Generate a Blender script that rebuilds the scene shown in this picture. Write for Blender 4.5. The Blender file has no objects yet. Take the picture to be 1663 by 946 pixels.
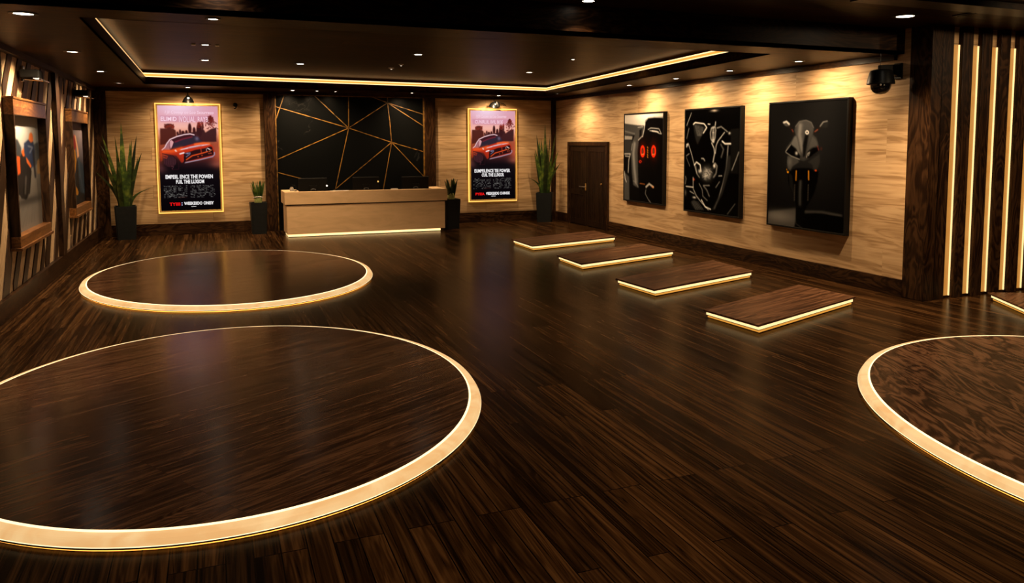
import bpy, bmesh, math, random
import numpy as np
from mathutils import Vector, Matrix
random.seed(7); rng = np.random.RandomState(5)
S = bpy.context.scene; COL = S.collection; PI = math.pi

# ------------------------------------------------------------------ room dimensions (metres)
XL, XR, YB = -2.40, 8.844, 20.204        # left wall, right wall, back wall
YS = 7.75                                # slatted wall plane (faces the camera)
YR = 8.09                                # near end of the right wall
YF = 8.22                                # step between near ceiling and soffit
ZC, ZT, ZN = 3.36, 3.66, 3.70            # soffit, tray top, near ceiling
XE, YE = 13.0, -3.5                      # far right / behind camera

# ------------------------------------------------------------------ materials
def srgb(r, g, b):
    f = lambda c: (c/255/12.92) if c/255 <= .04045 else ((c/255+.055)/1.055)**2.4
    return (f(r), f(g), f(b), 1)

class N:
    def __init__(s, name):
        s.m = bpy.data.materials.new(name); s.m.use_nodes = True
        s.t = s.m.node_tree; s.n = s.t.nodes; s.l = s.t.links
        s.b = s.n['Principled BSDF']
    def add(s, t, **k):
        n = s.n.new(t)
        for a, v in k.items(): setattr(n, a, v)
        return n
    def set(s, **k):
        for a, v in k.items(): s.b.inputs[a.replace('_', ' ')].default_value = v
    def math(s, op, a, b=None, clamp=False):
        n = s.add('ShaderNodeMath', operation=op); n.use_clamp = clamp
        for i, v in enumerate((a, b)):
            if v is None: continue
            if isinstance(v, (int, float)): n.inputs[i].default_value = v
            else: s.l.new(v, n.inputs[i])
        return n.outputs[0]
    def ramp(s, fac, stops):
        r = s.add('ShaderNodeValToRGB'); e = r.color_ramp.elements
        while len(e) < len(stops): e.new(.5)
        for i, (p, c) in enumerate(stops): e[i].position = p; e[i].color = c
        s.l.new(fac, r.inputs[0]); return r.outputs[0]

def plain(name, col, rough=.5, metal=0, spec=.5, coat=0, noise=0):
    n = N(name); n.set(Base_Color=col, Roughness=rough, Metallic=metal)
    n.b.inputs['Specular IOR Level'].default_value = spec
    n.b.inputs['Coat Weight'].default_value = coat
    if noise:
        tc = n.add('ShaderNodeTexCoord'); tx = n.add('ShaderNodeTexNoise')
        tx.inputs['Scale'].default_value = 14 if noise < .8 else 9; tx.inputs['Detail'].default_value = 5
        n.l.new(tc.outputs['Object'], tx.inputs['Vector'])
        lo = tuple(c*(1-noise) for c in col[:3])+(1,); hi = tuple(c*(1+noise) for c in col[:3])+(1,)
        n.l.new(n.ramp(tx.outputs['Fac'], [(.3, lo), (.7, hi)]), n.b.inputs['Base Color'])
    return n.m

def wood(name, cols, u, v, gu=.9, gv=16., dist=.6, plank=None, seam=.35, var=.3, rough=.4, spec=.5,
         figure=.35, fv=3., bump=.05, rvar=.04, nb=60., lo=.37, hi=.65):
    """grain runs along u; boards side by side along v. cols: dark, mid, light"""
    n = N(name); tc = n.add('ShaderNodeTexCoord')
    def dot(vec):
        d = n.add('ShaderNodeVectorMath', operation='DOT_PRODUCT'); n.l.new(tc.outputs['Object'], d.inputs[0])
        d.inputs[1].default_value = vec; return d.outputs['Value']
    U, V = Vector(u).normalized(), Vector(v).normalized(); W = U.cross(V)
    du, dv, dw = dot(U), dot(V), dot(W)
    rnd = None
    if plank:
        cx = n.add('ShaderNodeCombineXYZ'); n.l.new(du, cx.inputs[0]); n.l.new(dv, cx.inputs[1])
        br = n.add('ShaderNodeTexBrick'); n.l.new(cx.outputs[0], br.inputs['Vector'])
        br.offset = .37; br.offset_frequency = 3; br.squash = 1
        br.inputs['Scale'].default_value = 1; br.inputs['Brick Width'].default_value = plank[1]
        br.inputs['Row Height'].default_value = plank[0]; br.inputs['Mortar Size'].default_value = plank[2]
        br.inputs['Mortar Smooth'].default_value = .3
        br.inputs['Color1'].default_value = (0, 0, 0, 1); br.inputs['Color2'].default_value = (1, 1, 1, 1)
        br.inputs['Mortar'].default_value = (.5, .5, .5, 1)
        sp = n.add('ShaderNodeSeparateColor'); n.l.new(br.outputs['Color'], sp.inputs[0]); rnd = sp.outputs[0]
        du2 = n.math('ADD', n.math('MULTIPLY', du, gu), n.math('MULTIPLY', rnd, 37.))
    else: du2 = n.math('MULTIPLY', du, gu)
    c = n.add('ShaderNodeCombineXYZ'); n.l.new(du2, c.inputs[0])
    n.l.new(n.math('MULTIPLY', dv, gv), c.inputs[1]); n.l.new(n.math('MULTIPLY', dw, gv), c.inputs[2])
    t1 = n.add('ShaderNodeTexNoise'); n.l.new(c.outputs[0], t1.inputs['Vector'])
    for k, x in (('Scale', 1.), ('Detail', 7.), ('Roughness', .62), ('Distortion', dist)): t1.inputs[k].default_value = x
    c2 = n.add('ShaderNodeCombineXYZ'); n.l.new(n.math('MULTIPLY', du2, .8), c2.inputs[0])
    n.l.new(n.math('MULTIPLY', dv, fv), c2.inputs[1]); n.l.new(n.math('MULTIPLY', dw, fv), c2.inputs[2])
    t2 = n.add('ShaderNodeTexNoise'); n.l.new(c2.outputs[0], t2.inputs['Vector'])
    for k, x in (('Scale', 1.), ('Detail', 3.), ('Distortion', 1.6)): t2.inputs[k].default_value = x
    # contour lines of the broad noise give cathedral figure
    bands = n.math('SINE', n.math('MULTIPLY', t2.outputs['Fac'], nb))
    bands = n.math('MULTIPLY', n.math('ADD', bands, 1.), .5)
    f = n.math('ADD', n.math('MULTIPLY', t1.outputs['Fac'], 1-figure), n.math('MULTIPLY', bands, figure*.55))
    f = n.math('ADD', f, n.math('MULTIPLY', t2.outputs['Fac'], figure*.45))
    col = n.ramp(f, [(lo, cols[0]), (.5, cols[1]), (hi, cols[2])])
    if plank:
        k = n.math('ADD', n.math('MULTIPLY', rnd, var), 1-var*.55)
        k = n.math('MULTIPLY', k, n.math('SUBTRACT', 1., n.math('MULTIPLY', br.outputs['Fac'], seam)))
        h = n.add('ShaderNodeVectorMath', operation='SCALE'); n.l.new(col, h.inputs[0]); n.l.new(k, h.inputs['Scale']); col = h.outputs[0]
    n.l.new(col, n.b.inputs['Base Color'])
    n.l.new(n.math('ADD', n.math('MULTIPLY', t1.outputs['Fac'], rvar*2), rough-rvar), n.b.inputs['Roughness'])
    n.b.inputs['Specular IOR Level'].default_value = spec
    hgt = t1.outputs['Fac'] if not plank else n.math('SUBTRACT', t1.outputs['Fac'], n.math('MULTIPLY', br.outputs['Fac'], 1.5))
    bp = n.add('ShaderNodeBump'); bp.inputs['Strength'].default_value = bump; bp.inputs['Distance'].default_value = .01
    n.l.new(hgt, bp.inputs['Height']); n.l.new(bp.outputs[0], n.b.inputs['Normal'])
    return n.m

def glow(name, col, st, grain=None, base=None):
    n = N(name); n.set(Base_Color=base or col, Roughness=.5, Emission_Color=col, Emission_Strength=st)
    if grain:
        tc = n.add('ShaderNodeTexCoord'); tx = n.add('ShaderNodeTexNoise')
        tx.inputs['Scale'].default_value = 3.2; tx.inputs['Detail'].default_value = 4; tx.inputs['Distortion'].default_value = 1.2
        n.l.new(tc.outputs['Object'], tx.inputs['Vector'])
        n.l.new(n.ramp(tx.outputs['Fac'], [(.35, grain), (.62, col)]), n.b.inputs['Emission Color'])
    return n.m

W = lambda r, g, b: (r, g, b, 1)
X3, Y3, Z3 = (1, 0, 0), (0, 1, 0), (0, 0, 1)
M = {}
M['floor'] = wood('walnut_floor', (W(.0060, .0025, .0008), W(.025, .0108, .0037), W(.066, .031, .0115)), Y3, X3, .35, 24, .25, (.135, 2.1, .004), .9, .9, .24, .022, .2, 5, .05)
M['maple_x'] = wood('maple_back', (W(.30, .18, .085), W(.45, .29, .150), W(.54, .36, .20)), X3, Z3, .55, 15, 1.2, (.29, 3.4, .004), .5, .26, .5, .12, .32, 3.6, .03, nb=26., lo=.34, hi=.66)
M['maple_y'] = wood('maple_right', (W(.31, .185, .088), W(.49, .315, .165), W(.58, .39, .215)), Y3, Z3, .50, 15, 1.3, (.62, 5.2, .0012), .15, .14, .5, .12, .32, 3.6, .03, nb=26., lo=.34, hi=.66)
M['maple_desk'] = wood('maple_desk', (W(.55, .36, .19), W(.64, .42, .225), W(.70, .465, .26)), X3, Z3, 1.2, 6, 1.0, None, .3, .2, .5, .2, .2, 3, .02, nb=12., lo=.3, hi=.7)
M['tan'] = wood('tan_backing', (W(.46, .31, .17), W(.58, .40, .235), W(.68, .49, .30)), Z3, Y3, 1.2, 40, .3, None, rough=.55, spec=.2)
DK = (W(.009, .0034, .0012), W(.022, .0092, .0034), W(.045, .020, .0078))
M['dark_x'] = wood('walnut_x', DK, X3, Z3, .9, 14, .8, None, rough=.38, figure=.4, spec=.12)
M['dark_y'] = wood('walnut_y', DK, Y3, Z3, .9, 14, .8, None, rough=.38, figure=.4, spec=.12)
M['dark_z'] = wood('walnut_z', DK, Z3, X3, .9, 16, .8, None, rough=.38, figure=.4, spec=.12)
M['door'] = wood('door_walnut', tuple(W(*(c*.55 for c in k[:3])) for k in DK), Z3, Y3, .9, 22, .5, None, rough=.45, figure=.2, spec=.15)
M['ceiling'] = wood('walnut_ceiling', (W(.014, .0058, .0010), W(.030, .0128, .0022), W(.052, .0235, .0045)), X3, Y3, .6, 12, .8, (.42, 2.6, .004), .7, .5, .36, .02, .4, 3, .04)
M['tray'] = wood('walnut_tray', (W(.020, .008, .0016), W(.036, .0150, .0034), W(.058, .0255, .0065)), X3, Y3, .6, 12, .8, (.55, 1.9, .005), .7, .5, .4, .02, .35, 3, .04)
TOPC = (W(.019, .0076, .0034), W(.060, .0265, .0130), W(.128, .061, .031))
M['top_a'] = wood('walnut_top_a', TOPC, (.86, .5, 0), (-.5, .86, 0), .55, 24, .35, (.17, 2.4, .0025), .55, .35, .20, .24, .22, 4, .03)
M['top_b'] = wood('walnut_top_b', TOPC, (.93, .36, 0), (-.36, .93, 0), .55, 24, .35, (.17, 2.4, .0025), .55, .35, .21, .10, .22, 4, .03)
M['top_c'] = wood('walnut_top_c', TOPC, (.40, .92, 0), (-.92, .4, 0), 1.1, 11, 1.6, None, rough=.28, figure=.5, fv=3.5, spec=.05, nb=40.)
M['slab'] = wood('walnut_slab', tuple(W(*(c*1.25 for c in k[:3])) for k in TOPC), (.94, .34, 0), (-.34, .94, 0), .6, 21, .7, None, rough=.36, figure=.22, spec=.06)
M['copper'] = wood('copper_wood', (W(.10, .036, .008), W(.17, .066, .016), W(.26, .108, .028)), Y3, Z3, 1.5, 22, .4, None, rough=.32, spec=.6)
M['slatL'] = wood('walnut_relief', (W(.012, .005, .002), W(.028, .012, .0048), W(.052, .024, .0098)), Z3, Y3, .9, 14, .8, None, rough=.42, spec=.25)
M['black'] = plain('black_satin', W(.004, .004, .004), .38, spec=.2)
M['black_matte'] = plain('black_matte', W(.004, .004, .004), .7, spec=.1)
M['soil'] = plain('soil', W(.02, .012, .007), .9, noise=.5)
M['pot'] = plain('charcoal_pot', W(.0075, .0085, .009), .6, spec=.2, noise=.2)
M['chrome'] = plain('chrome', W(.75, .72, .68), .18, 1)
M['brass'] = plain('brass', W(.62, .36, .10), .35, .75)
M['gold'] = plain('gold_inlay', W(.19, .090, .012), .45, .2, noise=.95)
M['steel'] = plain('steel', W(.55, .54, .52), .3, 1)
M['white'] = plain('white_gloss', W(.75, .72, .66), .3)
M['paper'] = plain('paper', W(.75, .66, .58), .7)
M['monitor'] = plain('monitor_shell', W(.004, .0036, .0032), .42, spec=.15)
M['monitor_top'] = plain('monitor_edge', W(.022, .022, .023), .4, spec=.2)
M['grey'] = plain('grey_emblem', W(.16, .16, .165), .4, .5)
M['stone'] = plain('pale_pebble', W(.50, .44, .40), .6, noise=.3)
M['bulb'] = plain('leaf_base', W(.30, .34, .11), .5, noise=.4)
M['trim'] = plain('lamp_trim', W(.05, .045, .04), .4, .6)
M['screen'] = plain('screen_glass', W(.004, .004, .005), .15)
M['glass'] = plain('glass', W(.95, .93, .9), .05); 
_g = M['glass'].node_tree.nodes['Principled BSDF']; _g.inputs['Transmission Weight'].default_value = .7
M['leaf'] = None
def leafmat():
    n = N('leaf_green'); tc = n.add('ShaderNodeTexCoord'); tx = n.add('ShaderNodeTexNoise')
    tx.inputs['Scale'].default_value = 9; tx.inputs['Detail'].default_value = 4
    n.l.new(tc.outputs['Object'], tx.inputs['Vector'])
    oi = n.add('ShaderNodeObjectInfo')
    col = n.ramp(tx.outputs['Fac'], [(.3, W(.006, .014, .003)), (.5, W(.018, .038, .005)), (.72, W(.085, .11, .014))])
    v = n.add('ShaderNodeVectorMath', operation='SCALE'); n.l.new(col, v.inputs[0])
    n.l.new(n.math('ADD', n.math('MULTIPLY', oi.outputs['Random'], 1.7), .35), v.inputs['Scale']); n.l.new(v.outputs[0], n.b.inputs['Base Color'])
    n.set(Roughness=.38); return n.m
M['leaf'] = leafmat()
def marble():
    n = N('black_marble'); tc = n.add('ShaderNodeTexCoord')
    a = n.add('ShaderNodeTexNoise'); a.inputs['Scale'].default_value = 1.3; a.inputs['Detail'].default_value = 6; a.inputs['Distortion'].default_value = 1.2
    n.l.new(tc.outputs['Object'], a.inputs['Vector'])
    v = n.math('ABSOLUTE', n.math('SUBTRACT', a.outputs['Fac'], .5))
    b = n.add('ShaderNodeTexNoise'); b.inputs['Scale'].default_value = 2.1; b.inputs['Detail'].default_value = 2
    n.l.new(tc.outputs['Object'], b.inputs['Vector'])
    k = n.math('ADD', v, n.math('MULTIPLY', n.math('SUBTRACT', .62, b.outputs['Fac'], True), .35))
    n.l.new(n.ramp(k, [(0, W(.022, .021, .020)), (.003, W(.008, .008, .008)), (.008, W(.0032, .0034, .0034)), (1, W(.0028, .003, .003))]), n.b.inputs['Base Color'])
    n.set(Roughness=.3); n.b.inputs['Specular IOR Level'].default_value = .06; return n.m
M['marble'] = marble()

WARM = W(1, .60, .22)
M['led'] = glow('led_line', W(1, .68, .33), 1.75)
M['led_soft'] = glow('led_diffuser', W(1, .44, .08), .85)
M['led_rim'] = glow('rim_line', W(1, .80, .48), 1.5)
M['ring'] = glow('ring_diffuser', W(1, .66, .30), .88, W(.88, .48, .18), base=W(.22, .14, .07))
M['under'] = glow('underglow', W(1, .36, .05), 2.6)
M['plat_led'] = glow('platform_led', W(1, .69, .31), 1.4, base=W(.2, .13, .06))
M['plat_soft'] = glow('platform_diffuser', W(1, .42, .06), .75, base=W(.2, .13, .06))
M['desk_led'] = glow('desk_led', W(1, .66, .28), 1.8)
M['slat_panel'] = glow('slat_backlight', W(1, .43, .085), .52, W(.92, .35, .055), base=W(.07, .04, .012))
M['slat_led'] = glow('slat_led', W(1, .69, .31), 1.2)
M['lens'] = glow('lamp_lens', W(1, .86, .66), 14.)
M['lens_dim'] = glow('lamp_lens_dim', W(1, .86, .7), 1.2)
M['halo'] = glow('poster_halo', W(1, .56, .12), 1.5)
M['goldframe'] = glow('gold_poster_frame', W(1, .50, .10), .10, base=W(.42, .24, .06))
M['ind_white'] = glow('indicator_white', W(1, .9, .75), 1.5)
M['ind_amber'] = glow('indicator_amber', W(1, .6, .15), .7)

# ------------------------------------------------------------------ mesh helpers
class MB:
    def __init__(s): s.bm = bmesh.new()
    def face(s, pts):
        return s.bm.faces.new([s.bm.verts.new(p) for p in pts])
    def hexa(s, p, bev=0):
        """p: 4 bottom points + 4 top points"""
        v = [s.bm.verts.new(q) for q in p]
        fs = [s.bm.faces.new([v[i] for i in q]) for q in ((0, 3, 2, 1), (4, 5, 6, 7), (0, 1, 5, 4), (1, 2, 6, 5), (2, 3, 7, 6), (3, 0, 4, 7))]
        if bev:
            es = list({e for f in fs for e in f.edges})
            bmesh.ops.bevel(s.bm, geom=es, offset=bev, segments=2, affect='EDGES', profile=.5)
        return s
    def box(s, x0, x1, y0, y1, z0, z1, bev=0):
        return s.hexa([(x0, y0, z0), (x1, y0, z0), (x1, y1, z0), (x0, y1, z0), (x0, y0, z1), (x1, y0, z1), (x1, y1, z1), (x0, y1, z1)], bev)
    def prism(s, poly, vec):
        """poly: list of 3D points, extruded by vec"""
        vec = Vector(vec); a = [s.bm.verts.new(p) for p in poly]; b = [s.bm.verts.new(Vector(p)+vec) for p in poly]
        s.bm.faces.new(a[::-1]); s.bm.faces.new(b)
        n = len(poly)
        for i in range(n): s.bm.faces.new((a[i], a[(i+1) % n], b[(i+1) % n], b[i]))
        return s
    def lathe(s, prof, o=(0, 0, 0), axis=(0, 0, 1), seg=24, sx=1, sy=1):
        q = Vector((0, 0, 1)).rotation_difference(Vector(axis)).to_matrix(); o = Vector(o); rings = []
        for r, z in prof:
            if r < 1e-6: rings.append([s.bm.verts.new(o+q@Vector((0, 0, z)))])
            else: rings.append([s.bm.verts.new(o+q@Vector((r*sx*math.cos(2*PI*i/seg), r*sy*math.sin(2*PI*i/seg), z))) for i in range(seg)])
        for A, B in zip(rings, rings[1:]):
            for i in range(seg):
                j = (i+1) % seg
                if len(A) == 1 and len(B) == 1: continue
                if len(A) == 1: s.bm.faces.new((A[0], B[j], B[i]))
                elif len(B) == 1: s.bm.faces.new((A[i], A[j], B[0]))
                else: s.bm.faces.new((A[i], A[j], B[j], B[i]))
        return s
    def tube(s, pts, r, seg=10):
        pts = [Vector(p) for p in pts]; rings = []
        for i, p in enumerate(pts):
            d = (pts[min(i+1, len(pts)-1)]-pts[max(i-1, 0)]).normalized()
            a = d.orthogonal().normalized(); b = d.cross(a)
            rr = r[i] if isinstance(r, (list, tuple)) else r
            if i and rings:
                # keep frames aligned
                pa = (rings[-1][0].co-pts[i-1]); a = (pa-d*pa.dot(d)).normalized(); b = d.cross(a)
            rings.append([s.bm.verts.new(p+a*rr*math.cos(2*PI*k/seg)+b*rr*math.sin(2*PI*k/seg)) for k in range(seg)])
        for A, B in zip(rings, rings[1:]):
            for i in range(seg): s.bm.faces.new((A[i], A[(i+1) % seg], B[(i+1) % seg], B[i]))
        s.bm.faces.new(rings[0][::-1]); s.bm.faces.new(rings[-1]); return s
    def build(s, name, mat, parent=None, smooth=False, loc=None):
        bmesh.ops.recalc_face_normals(s.bm, faces=s.bm.faces[:])
        me = bpy.data.meshes.new(name); s.bm.to_mesh(me); s.bm.free()
        if smooth:
            for p in me.polygons: p.use_smooth = True
            me.set_sharp_from_angle(angle=math.radians(38))
        me.materials.append(mat); o = bpy.data.objects.new(name, me); COL.objects.link(o)
        if parent is not None: attach(o, parent)
        return o

def attach(o, p):
    o.parent = p
    m = Matrix.Identity(4); q = p
    while q is not None:                       # world matrix of the parent chain (translations only)
        m = Matrix.Translation(q.location) @ m if q.type == 'EMPTY' else m
        q = q.parent
    o.matrix_parent_inverse = m.inverted()
    return o

def thing(name, label, cat, loc=(0, 0, 0), group=None):
    o = bpy.data.objects.new(name, None); COL.objects.link(o); o.location = loc
    o.empty_display_size = .1; o['label'] = label; o['category'] = cat
    if group: o['group'] = group
    return o
def tag(o, label, cat, group=None):
    o['label'] = label; o['category'] = cat
    if group: o['group'] = group
    return o
def struct(o): o['kind'] = 'structure'; return o

# ------------------------------------------------------------------ the setting
struct(MB().box(-2.7, XE+.1, YE-.1, YB+.2, -.12, 0).build('floor', M['floor']))
# back wall with maple panels, columns and a marble centre
wb = struct(MB().box(-2.7, 9.1, YB, YB+.2, 0, 3.8).build('wall_back', M['maple_x']))
wr = struct(MB().box(XR, XR+.2, YR, YB, 0, 3.8).build('wall_right', M['maple_y']))
wl = struct(MB().box(XL-.2, XL, YE, YB, 0, 3.8).build('wall_left', M['tan']))
struct(MB().box(-2.7, XE+.1, YE-.2, YE, 0, 3.8).build('wall_front', M['dark_x']))
struct(MB().box(XE, XE+.2, YE, YS+.35, 0, 3.8).build('wall_side', M['dark_y']))
# soffit with the tray opening cut out, and the higher near ceiling
TR = [(-1.12, 8.95), (7.16, 8.96), (8.24, 19.5), (-1.21, 18.55)]            # tray opening corners
b = MB(); out = [(-2.6, YF), (9.0, YF), (9.0, YB+.1), (-2.6, YB+.1)]
for i in range(4):
    j = (i+1) % 4
    p = [(*TR[i], ZC), (*out[i], ZC), (*out[j], ZC), (*TR[j], ZC)]
    b.hexa(p+[(q[0], q[1], ZC+.04) for q in p])
ceil = b.build('ceiling', M['ceiling']); struct(ceil)
o = MB().box(-2.7, XE+.1, YE-.1, YF, ZN, ZN+.1).build('near_ceiling', M['tray'], ceil)
o = MB().box(-2.6, 9.1, YF, YF+.12, ZC, ZN+.1).build('fascia', M['dark_x'], ceil)
# tray: vertical lip, lid
cen = Vector((sum(p[0] for p in TR)/4, sum(p[1] for p in TR)/4))
def inset(d):                                   # offset the tray outline outwards by d
    r = []
    for i in range(4):
        p0, p1, p2 = Vector(TR[i-1]), Vector(TR[i]), Vector(TR[(i+1) % 4])
        n1 = Vector(((p1-p0).y, -(p1-p0).x)).normalized(); n2 = Vector(((p2-p1).y, -(p2-p1).x)).normalized()
        k = (n1+n2).normalized(); r.append(p1+k*d/max(.3, k.dot(n1)))
    return r
b = MB()
A, B2 = inset(0), inset(.03)
for i in range(4):
    j = (i+1) % 4
    b.hexa([(*A[i], ZC), (*A[j], ZC), (*B2[j], ZC), (*B2[i], ZC), (*A[i], ZC+.15), (*A[j], ZC+.15), (*B2[j], ZC+.15), (*B2[i], ZC+.15)])
b.build('tray_lip', M['ceiling'], ceil)
O = inset(.45)
b = MB(); b.hexa([(*p, ZT) for p in O]+[(*p, ZT+.05) for p in O]); b.build('tray_lid', M['tray'], ceil)
b = MB()
for i in range(4):
    j = (i+1) % 4; P_, Q_ = inset(.40), inset(.45)
    b.hexa([(*P_[i], ZC+.04), (*P_[j], ZC+.04), (*Q_[j], ZC+.04), (*Q_[i], ZC+.04), (*P_[i], ZT), (*P_[j], ZT), (*Q_[j], ZT), (*Q_[i], ZT)])
b.build('tray_side', M['tray'], ceil)
# the three LED runs of the tray
def cove(i, name, lab):
    j = (i+1) % 4; r = thing('cove_light_strip', lab, 'light strip', ((TR[i][0]+TR[j][0])/2, (TR[i][1]+TR[j][1])/2, ZC+.15), 'light strips along the raised ceiling tray')
    def band(d0, d1, z0, z1, nm, m):
        p, q = inset(d0), inset(d1)
        MB().hexa([(*p[i], z0), (*p[j], z0), (*q[j], z0), (*q[i], z0), (*p[i], z1), (*p[j], z1), (*q[j], z1), (*q[i], z1)]).build(nm, m, r)
    band(.01, .06, ZC+.152, ZC+.168, 'led_line', M['led'])
    band(.035, .07, ZC+.169, ZC+.212, 'diffuser', M['led_soft'])
    band(.05, .10, ZC+.213, ZC+.235, 'led_line', M['led'])
cove(2, 'b', 'warm light strip along the back edge of the ceiling tray above the desk')
cove(1, 'r', 'warm light strip along the right edge of the ceiling tray')
cove(3, 'l', 'warm light strip along the left edge of the ceiling tray')

# trims
k = 0
def trim(mb, mat, name='trim'):
    global k; k += 1; return struct(mb.build('%s_%d' % (name, k), mat))
trim(MB().box(XL, XR, YB-.06, YB, 3.29, ZC), M['dark_x'])                     # crown, back
trim(MB().box(XR-.06, XR, YF+.12, YB, 3.285, ZC), M['dark_y'])                # crown, right
trim(MB().box(XL, XL+.08, YF+.12, YB, 3.285, ZC), M['dark_y'])                # crown, left
for x0, x1, d in ((XL, -2.14, .06), (1.19, 1.45, .10), (5.11, 5.40, .10), (8.71, XR, .05)):
    trim(MB().box(x0, x1, YB-d, YB, 0, 3.30, .006), M['dark_z'])              # back columns
trim(MB().box(XR-.03, XR+.16, YS-.02, YR, 0, ZN, .006), M['dark_z'])          # end column of the right wall
for nm, bx, m in (('baseboard_back', (-2.14, 1.19, YB-.03, YB, 0, .27), 'dark_x'), ('baseboard_right', (XR-.03, XR, YR, 16.95, 0, .235), 'dark_y'),
                  ('baseboard_left', (XL, XL+.06, YE, YB-.06, 0, .25), 'dark_y')):
    struct(MB().box(*bx).build(nm, M[m]))
struct(MB().box(5.40, 8.71, YB-.03, YB, 0, .27).build('baseboard_back_right', M['dark_x']))
struct(MB().box(XR-.03, XR, 19.25, YB, 0, .235).build('baseboard_right_far', M['dark_y']))

# black marble feature wall with gold inlays
mw = struct(MB().box(1.45, 5.11, YB-.05, YB, 0, 3.30).build('wall_marble', M['marble']))
def mpt(x, y):       # marble drawing coordinates -> metres (x right, z up)
    return (1.46+(x-93)/842*3.64, 3.30-(y-66)/(622-66)*2.22)
for a, c in [((143, 65), (93, 220)), ((93, 140), (492, 266)), ((300, 65), (492, 266)), ((495, 65), (492, 266)), ((492, 266), (720, 105)),
             ((720, 65), (720, 105)), ((625, 68), (720, 105)), ((720, 105), (935, 175)), ((720, 105), (933, 250)), ((720, 105), (730, 215)), ((730, 215), (740, 355)),
             ((492, 266), (740, 355)), ((740, 355), (935, 417)), ((740, 355), (960, 610)), ((740, 355), (380, 672)), ((740, 355), (680, 690)),
             ((492, 266), (97, 458)), ((492, 266), (400, 690)), ((97, 538), (330, 610))]:
    p, q = Vector(mpt(*a)), Vector(mpt(*c)); d = (q-p).normalized(); n2 = Vector((-d.y, d.x))*.0095
    MB().prism([(v.x, YB-.05, v.y) for v in (p-n2, q-n2, q+n2, p+n2)], (0, -.008, 0)).build('gold_inlay', M['gold'], mw)
for bx in ((1.45, 5.11, YB-.07, YB-.045, 3.275, 3.292), (5.08, 5.11, YB-.09, YB-.045, 0, 3.28), (1.45, 1.47, YB-.07, YB-.045, 0, 3.28)):
    MB().box(*bx).build('gold_edge', M['gold'], mw)

# slatted wall with backlit gaps
sw = struct(MB().box(XR+.16, XE, YS+.075, YS+.3, 0, ZN).build('wall_slatted', M['maple_x']))
PIT, GAP = .365, .175
x = XR+.16-.165
MB().box(XR+.10, XE, YS+.06, YS+.075, 0, .03).build('sill', M['dark_x'], sw)
for i in range(10):
    g0 = XR+.015+i*PIT
    if g0+PIT > XE: break
    MB().box(g0-.01, g0+GAP+.01, YS+.066, YS+.074, .03, 3.46).build('light_panel', M['slat_panel'], sw)
    MB().box(g0+GAP-.020, g0+GAP-.004, YS+.050, YS+.066, .03, 3.46).build('led_strip', M['slat_led'], sw)
    MB().box(g0+GAP, g0+PIT, YS, YS+.075, 0, ZN, .004).build('slat', M['dark_z'], sw)
# near ceiling cross beam and hatch
trim(MB().box(6.3, XE, 6.25, 6.6, ZN-.07, ZN), M['dark_x'])
h = thing('ceiling_hatch', 'rectangular flush hatch in the near ceiling beside the slatted wall', 'hatch', (8.75, 6.95, ZN))
MB().box(8.45, 9.1, 6.75, 7.15, ZN-.012, ZN).build('frame', M['dark_x'], h)
MB().box(8.49, 9.06, 6.79, 7.11, ZN-.018, ZN-.012).build('panel', M['ceiling'], h)

# double door in the right wall
dr = struct(MB().box(XR-.012, XR-.002, 16.99, 19.24, 0, 2.14).build('door_1', M['black_matte']))
for y0, y1 in ((16.95, 17.07), (19.15, 19.27)):
    MB().box(XR-.06, XR, y0, y1, 0, 2.08, .004).build('door_frame', M['dark_z'], dr)
MB().box(XR-.06, XR, 16.95, 19.27, 2.06, 2.16, .004).build('door_frame', M['dark_z'], dr)
def leaf(y0, y1, panels, grooves):
    b = MB(); b.box(XR-.026, XR-.012, y0, y1, .01, 2.06)
    lf = b.build('door_leaf', M['door'], dr)
    b = MB(); z = [.01, 2.06]
    st = .11
    b.box(XR-.036, XR-.026, y0, y0+st, .01, 2.06); b.box(XR-.036, XR-.026, y1-st, y1, .01, 2.06)
    for a in panels: b.box(XR-.036, XR-.026, y0+st, y1-st, a-.07, a+.07)
    b.build('door_rail', M['door'], lf)
    b = MB()
    n = grooves
    for i in range(n):
        yy = y0+st+(i+.5)*(y1-y0-2*st)/n
        b.box(XR-.029, XR-.026, yy-.004-.03, yy+.004+.03, .09, 1.98)
    b.build('door_panel', M['door'], lf); return lf
lf = leaf(18.13, 19.14, (.10, .86, 1.98), 6)
rf = leaf(17.08, 18.11, (.10, 1.98), 7)
b = MB().box(XR-.045, XR-.036, 18.14, 18.21, .92, 1.10, .003); b.build('handle_plate', M['brass'], lf)
MB().tube([(XR-.045, 18.175, 1.01), (XR-.08, 18.175, 1.01), (XR-.085, 18.23, 1.01), (XR-.085, 18.46, 1.012)], .012).build('handle', M['steel'], lf, True)
MB().lathe([(0, 0), (.022, .0), (.026, .01), (.022, .028), (0, .034)], (XR-.036, 17.28, 1.12), (-1, 0, 0)).build('door_knob', M['brass'], rf, True)

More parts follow.
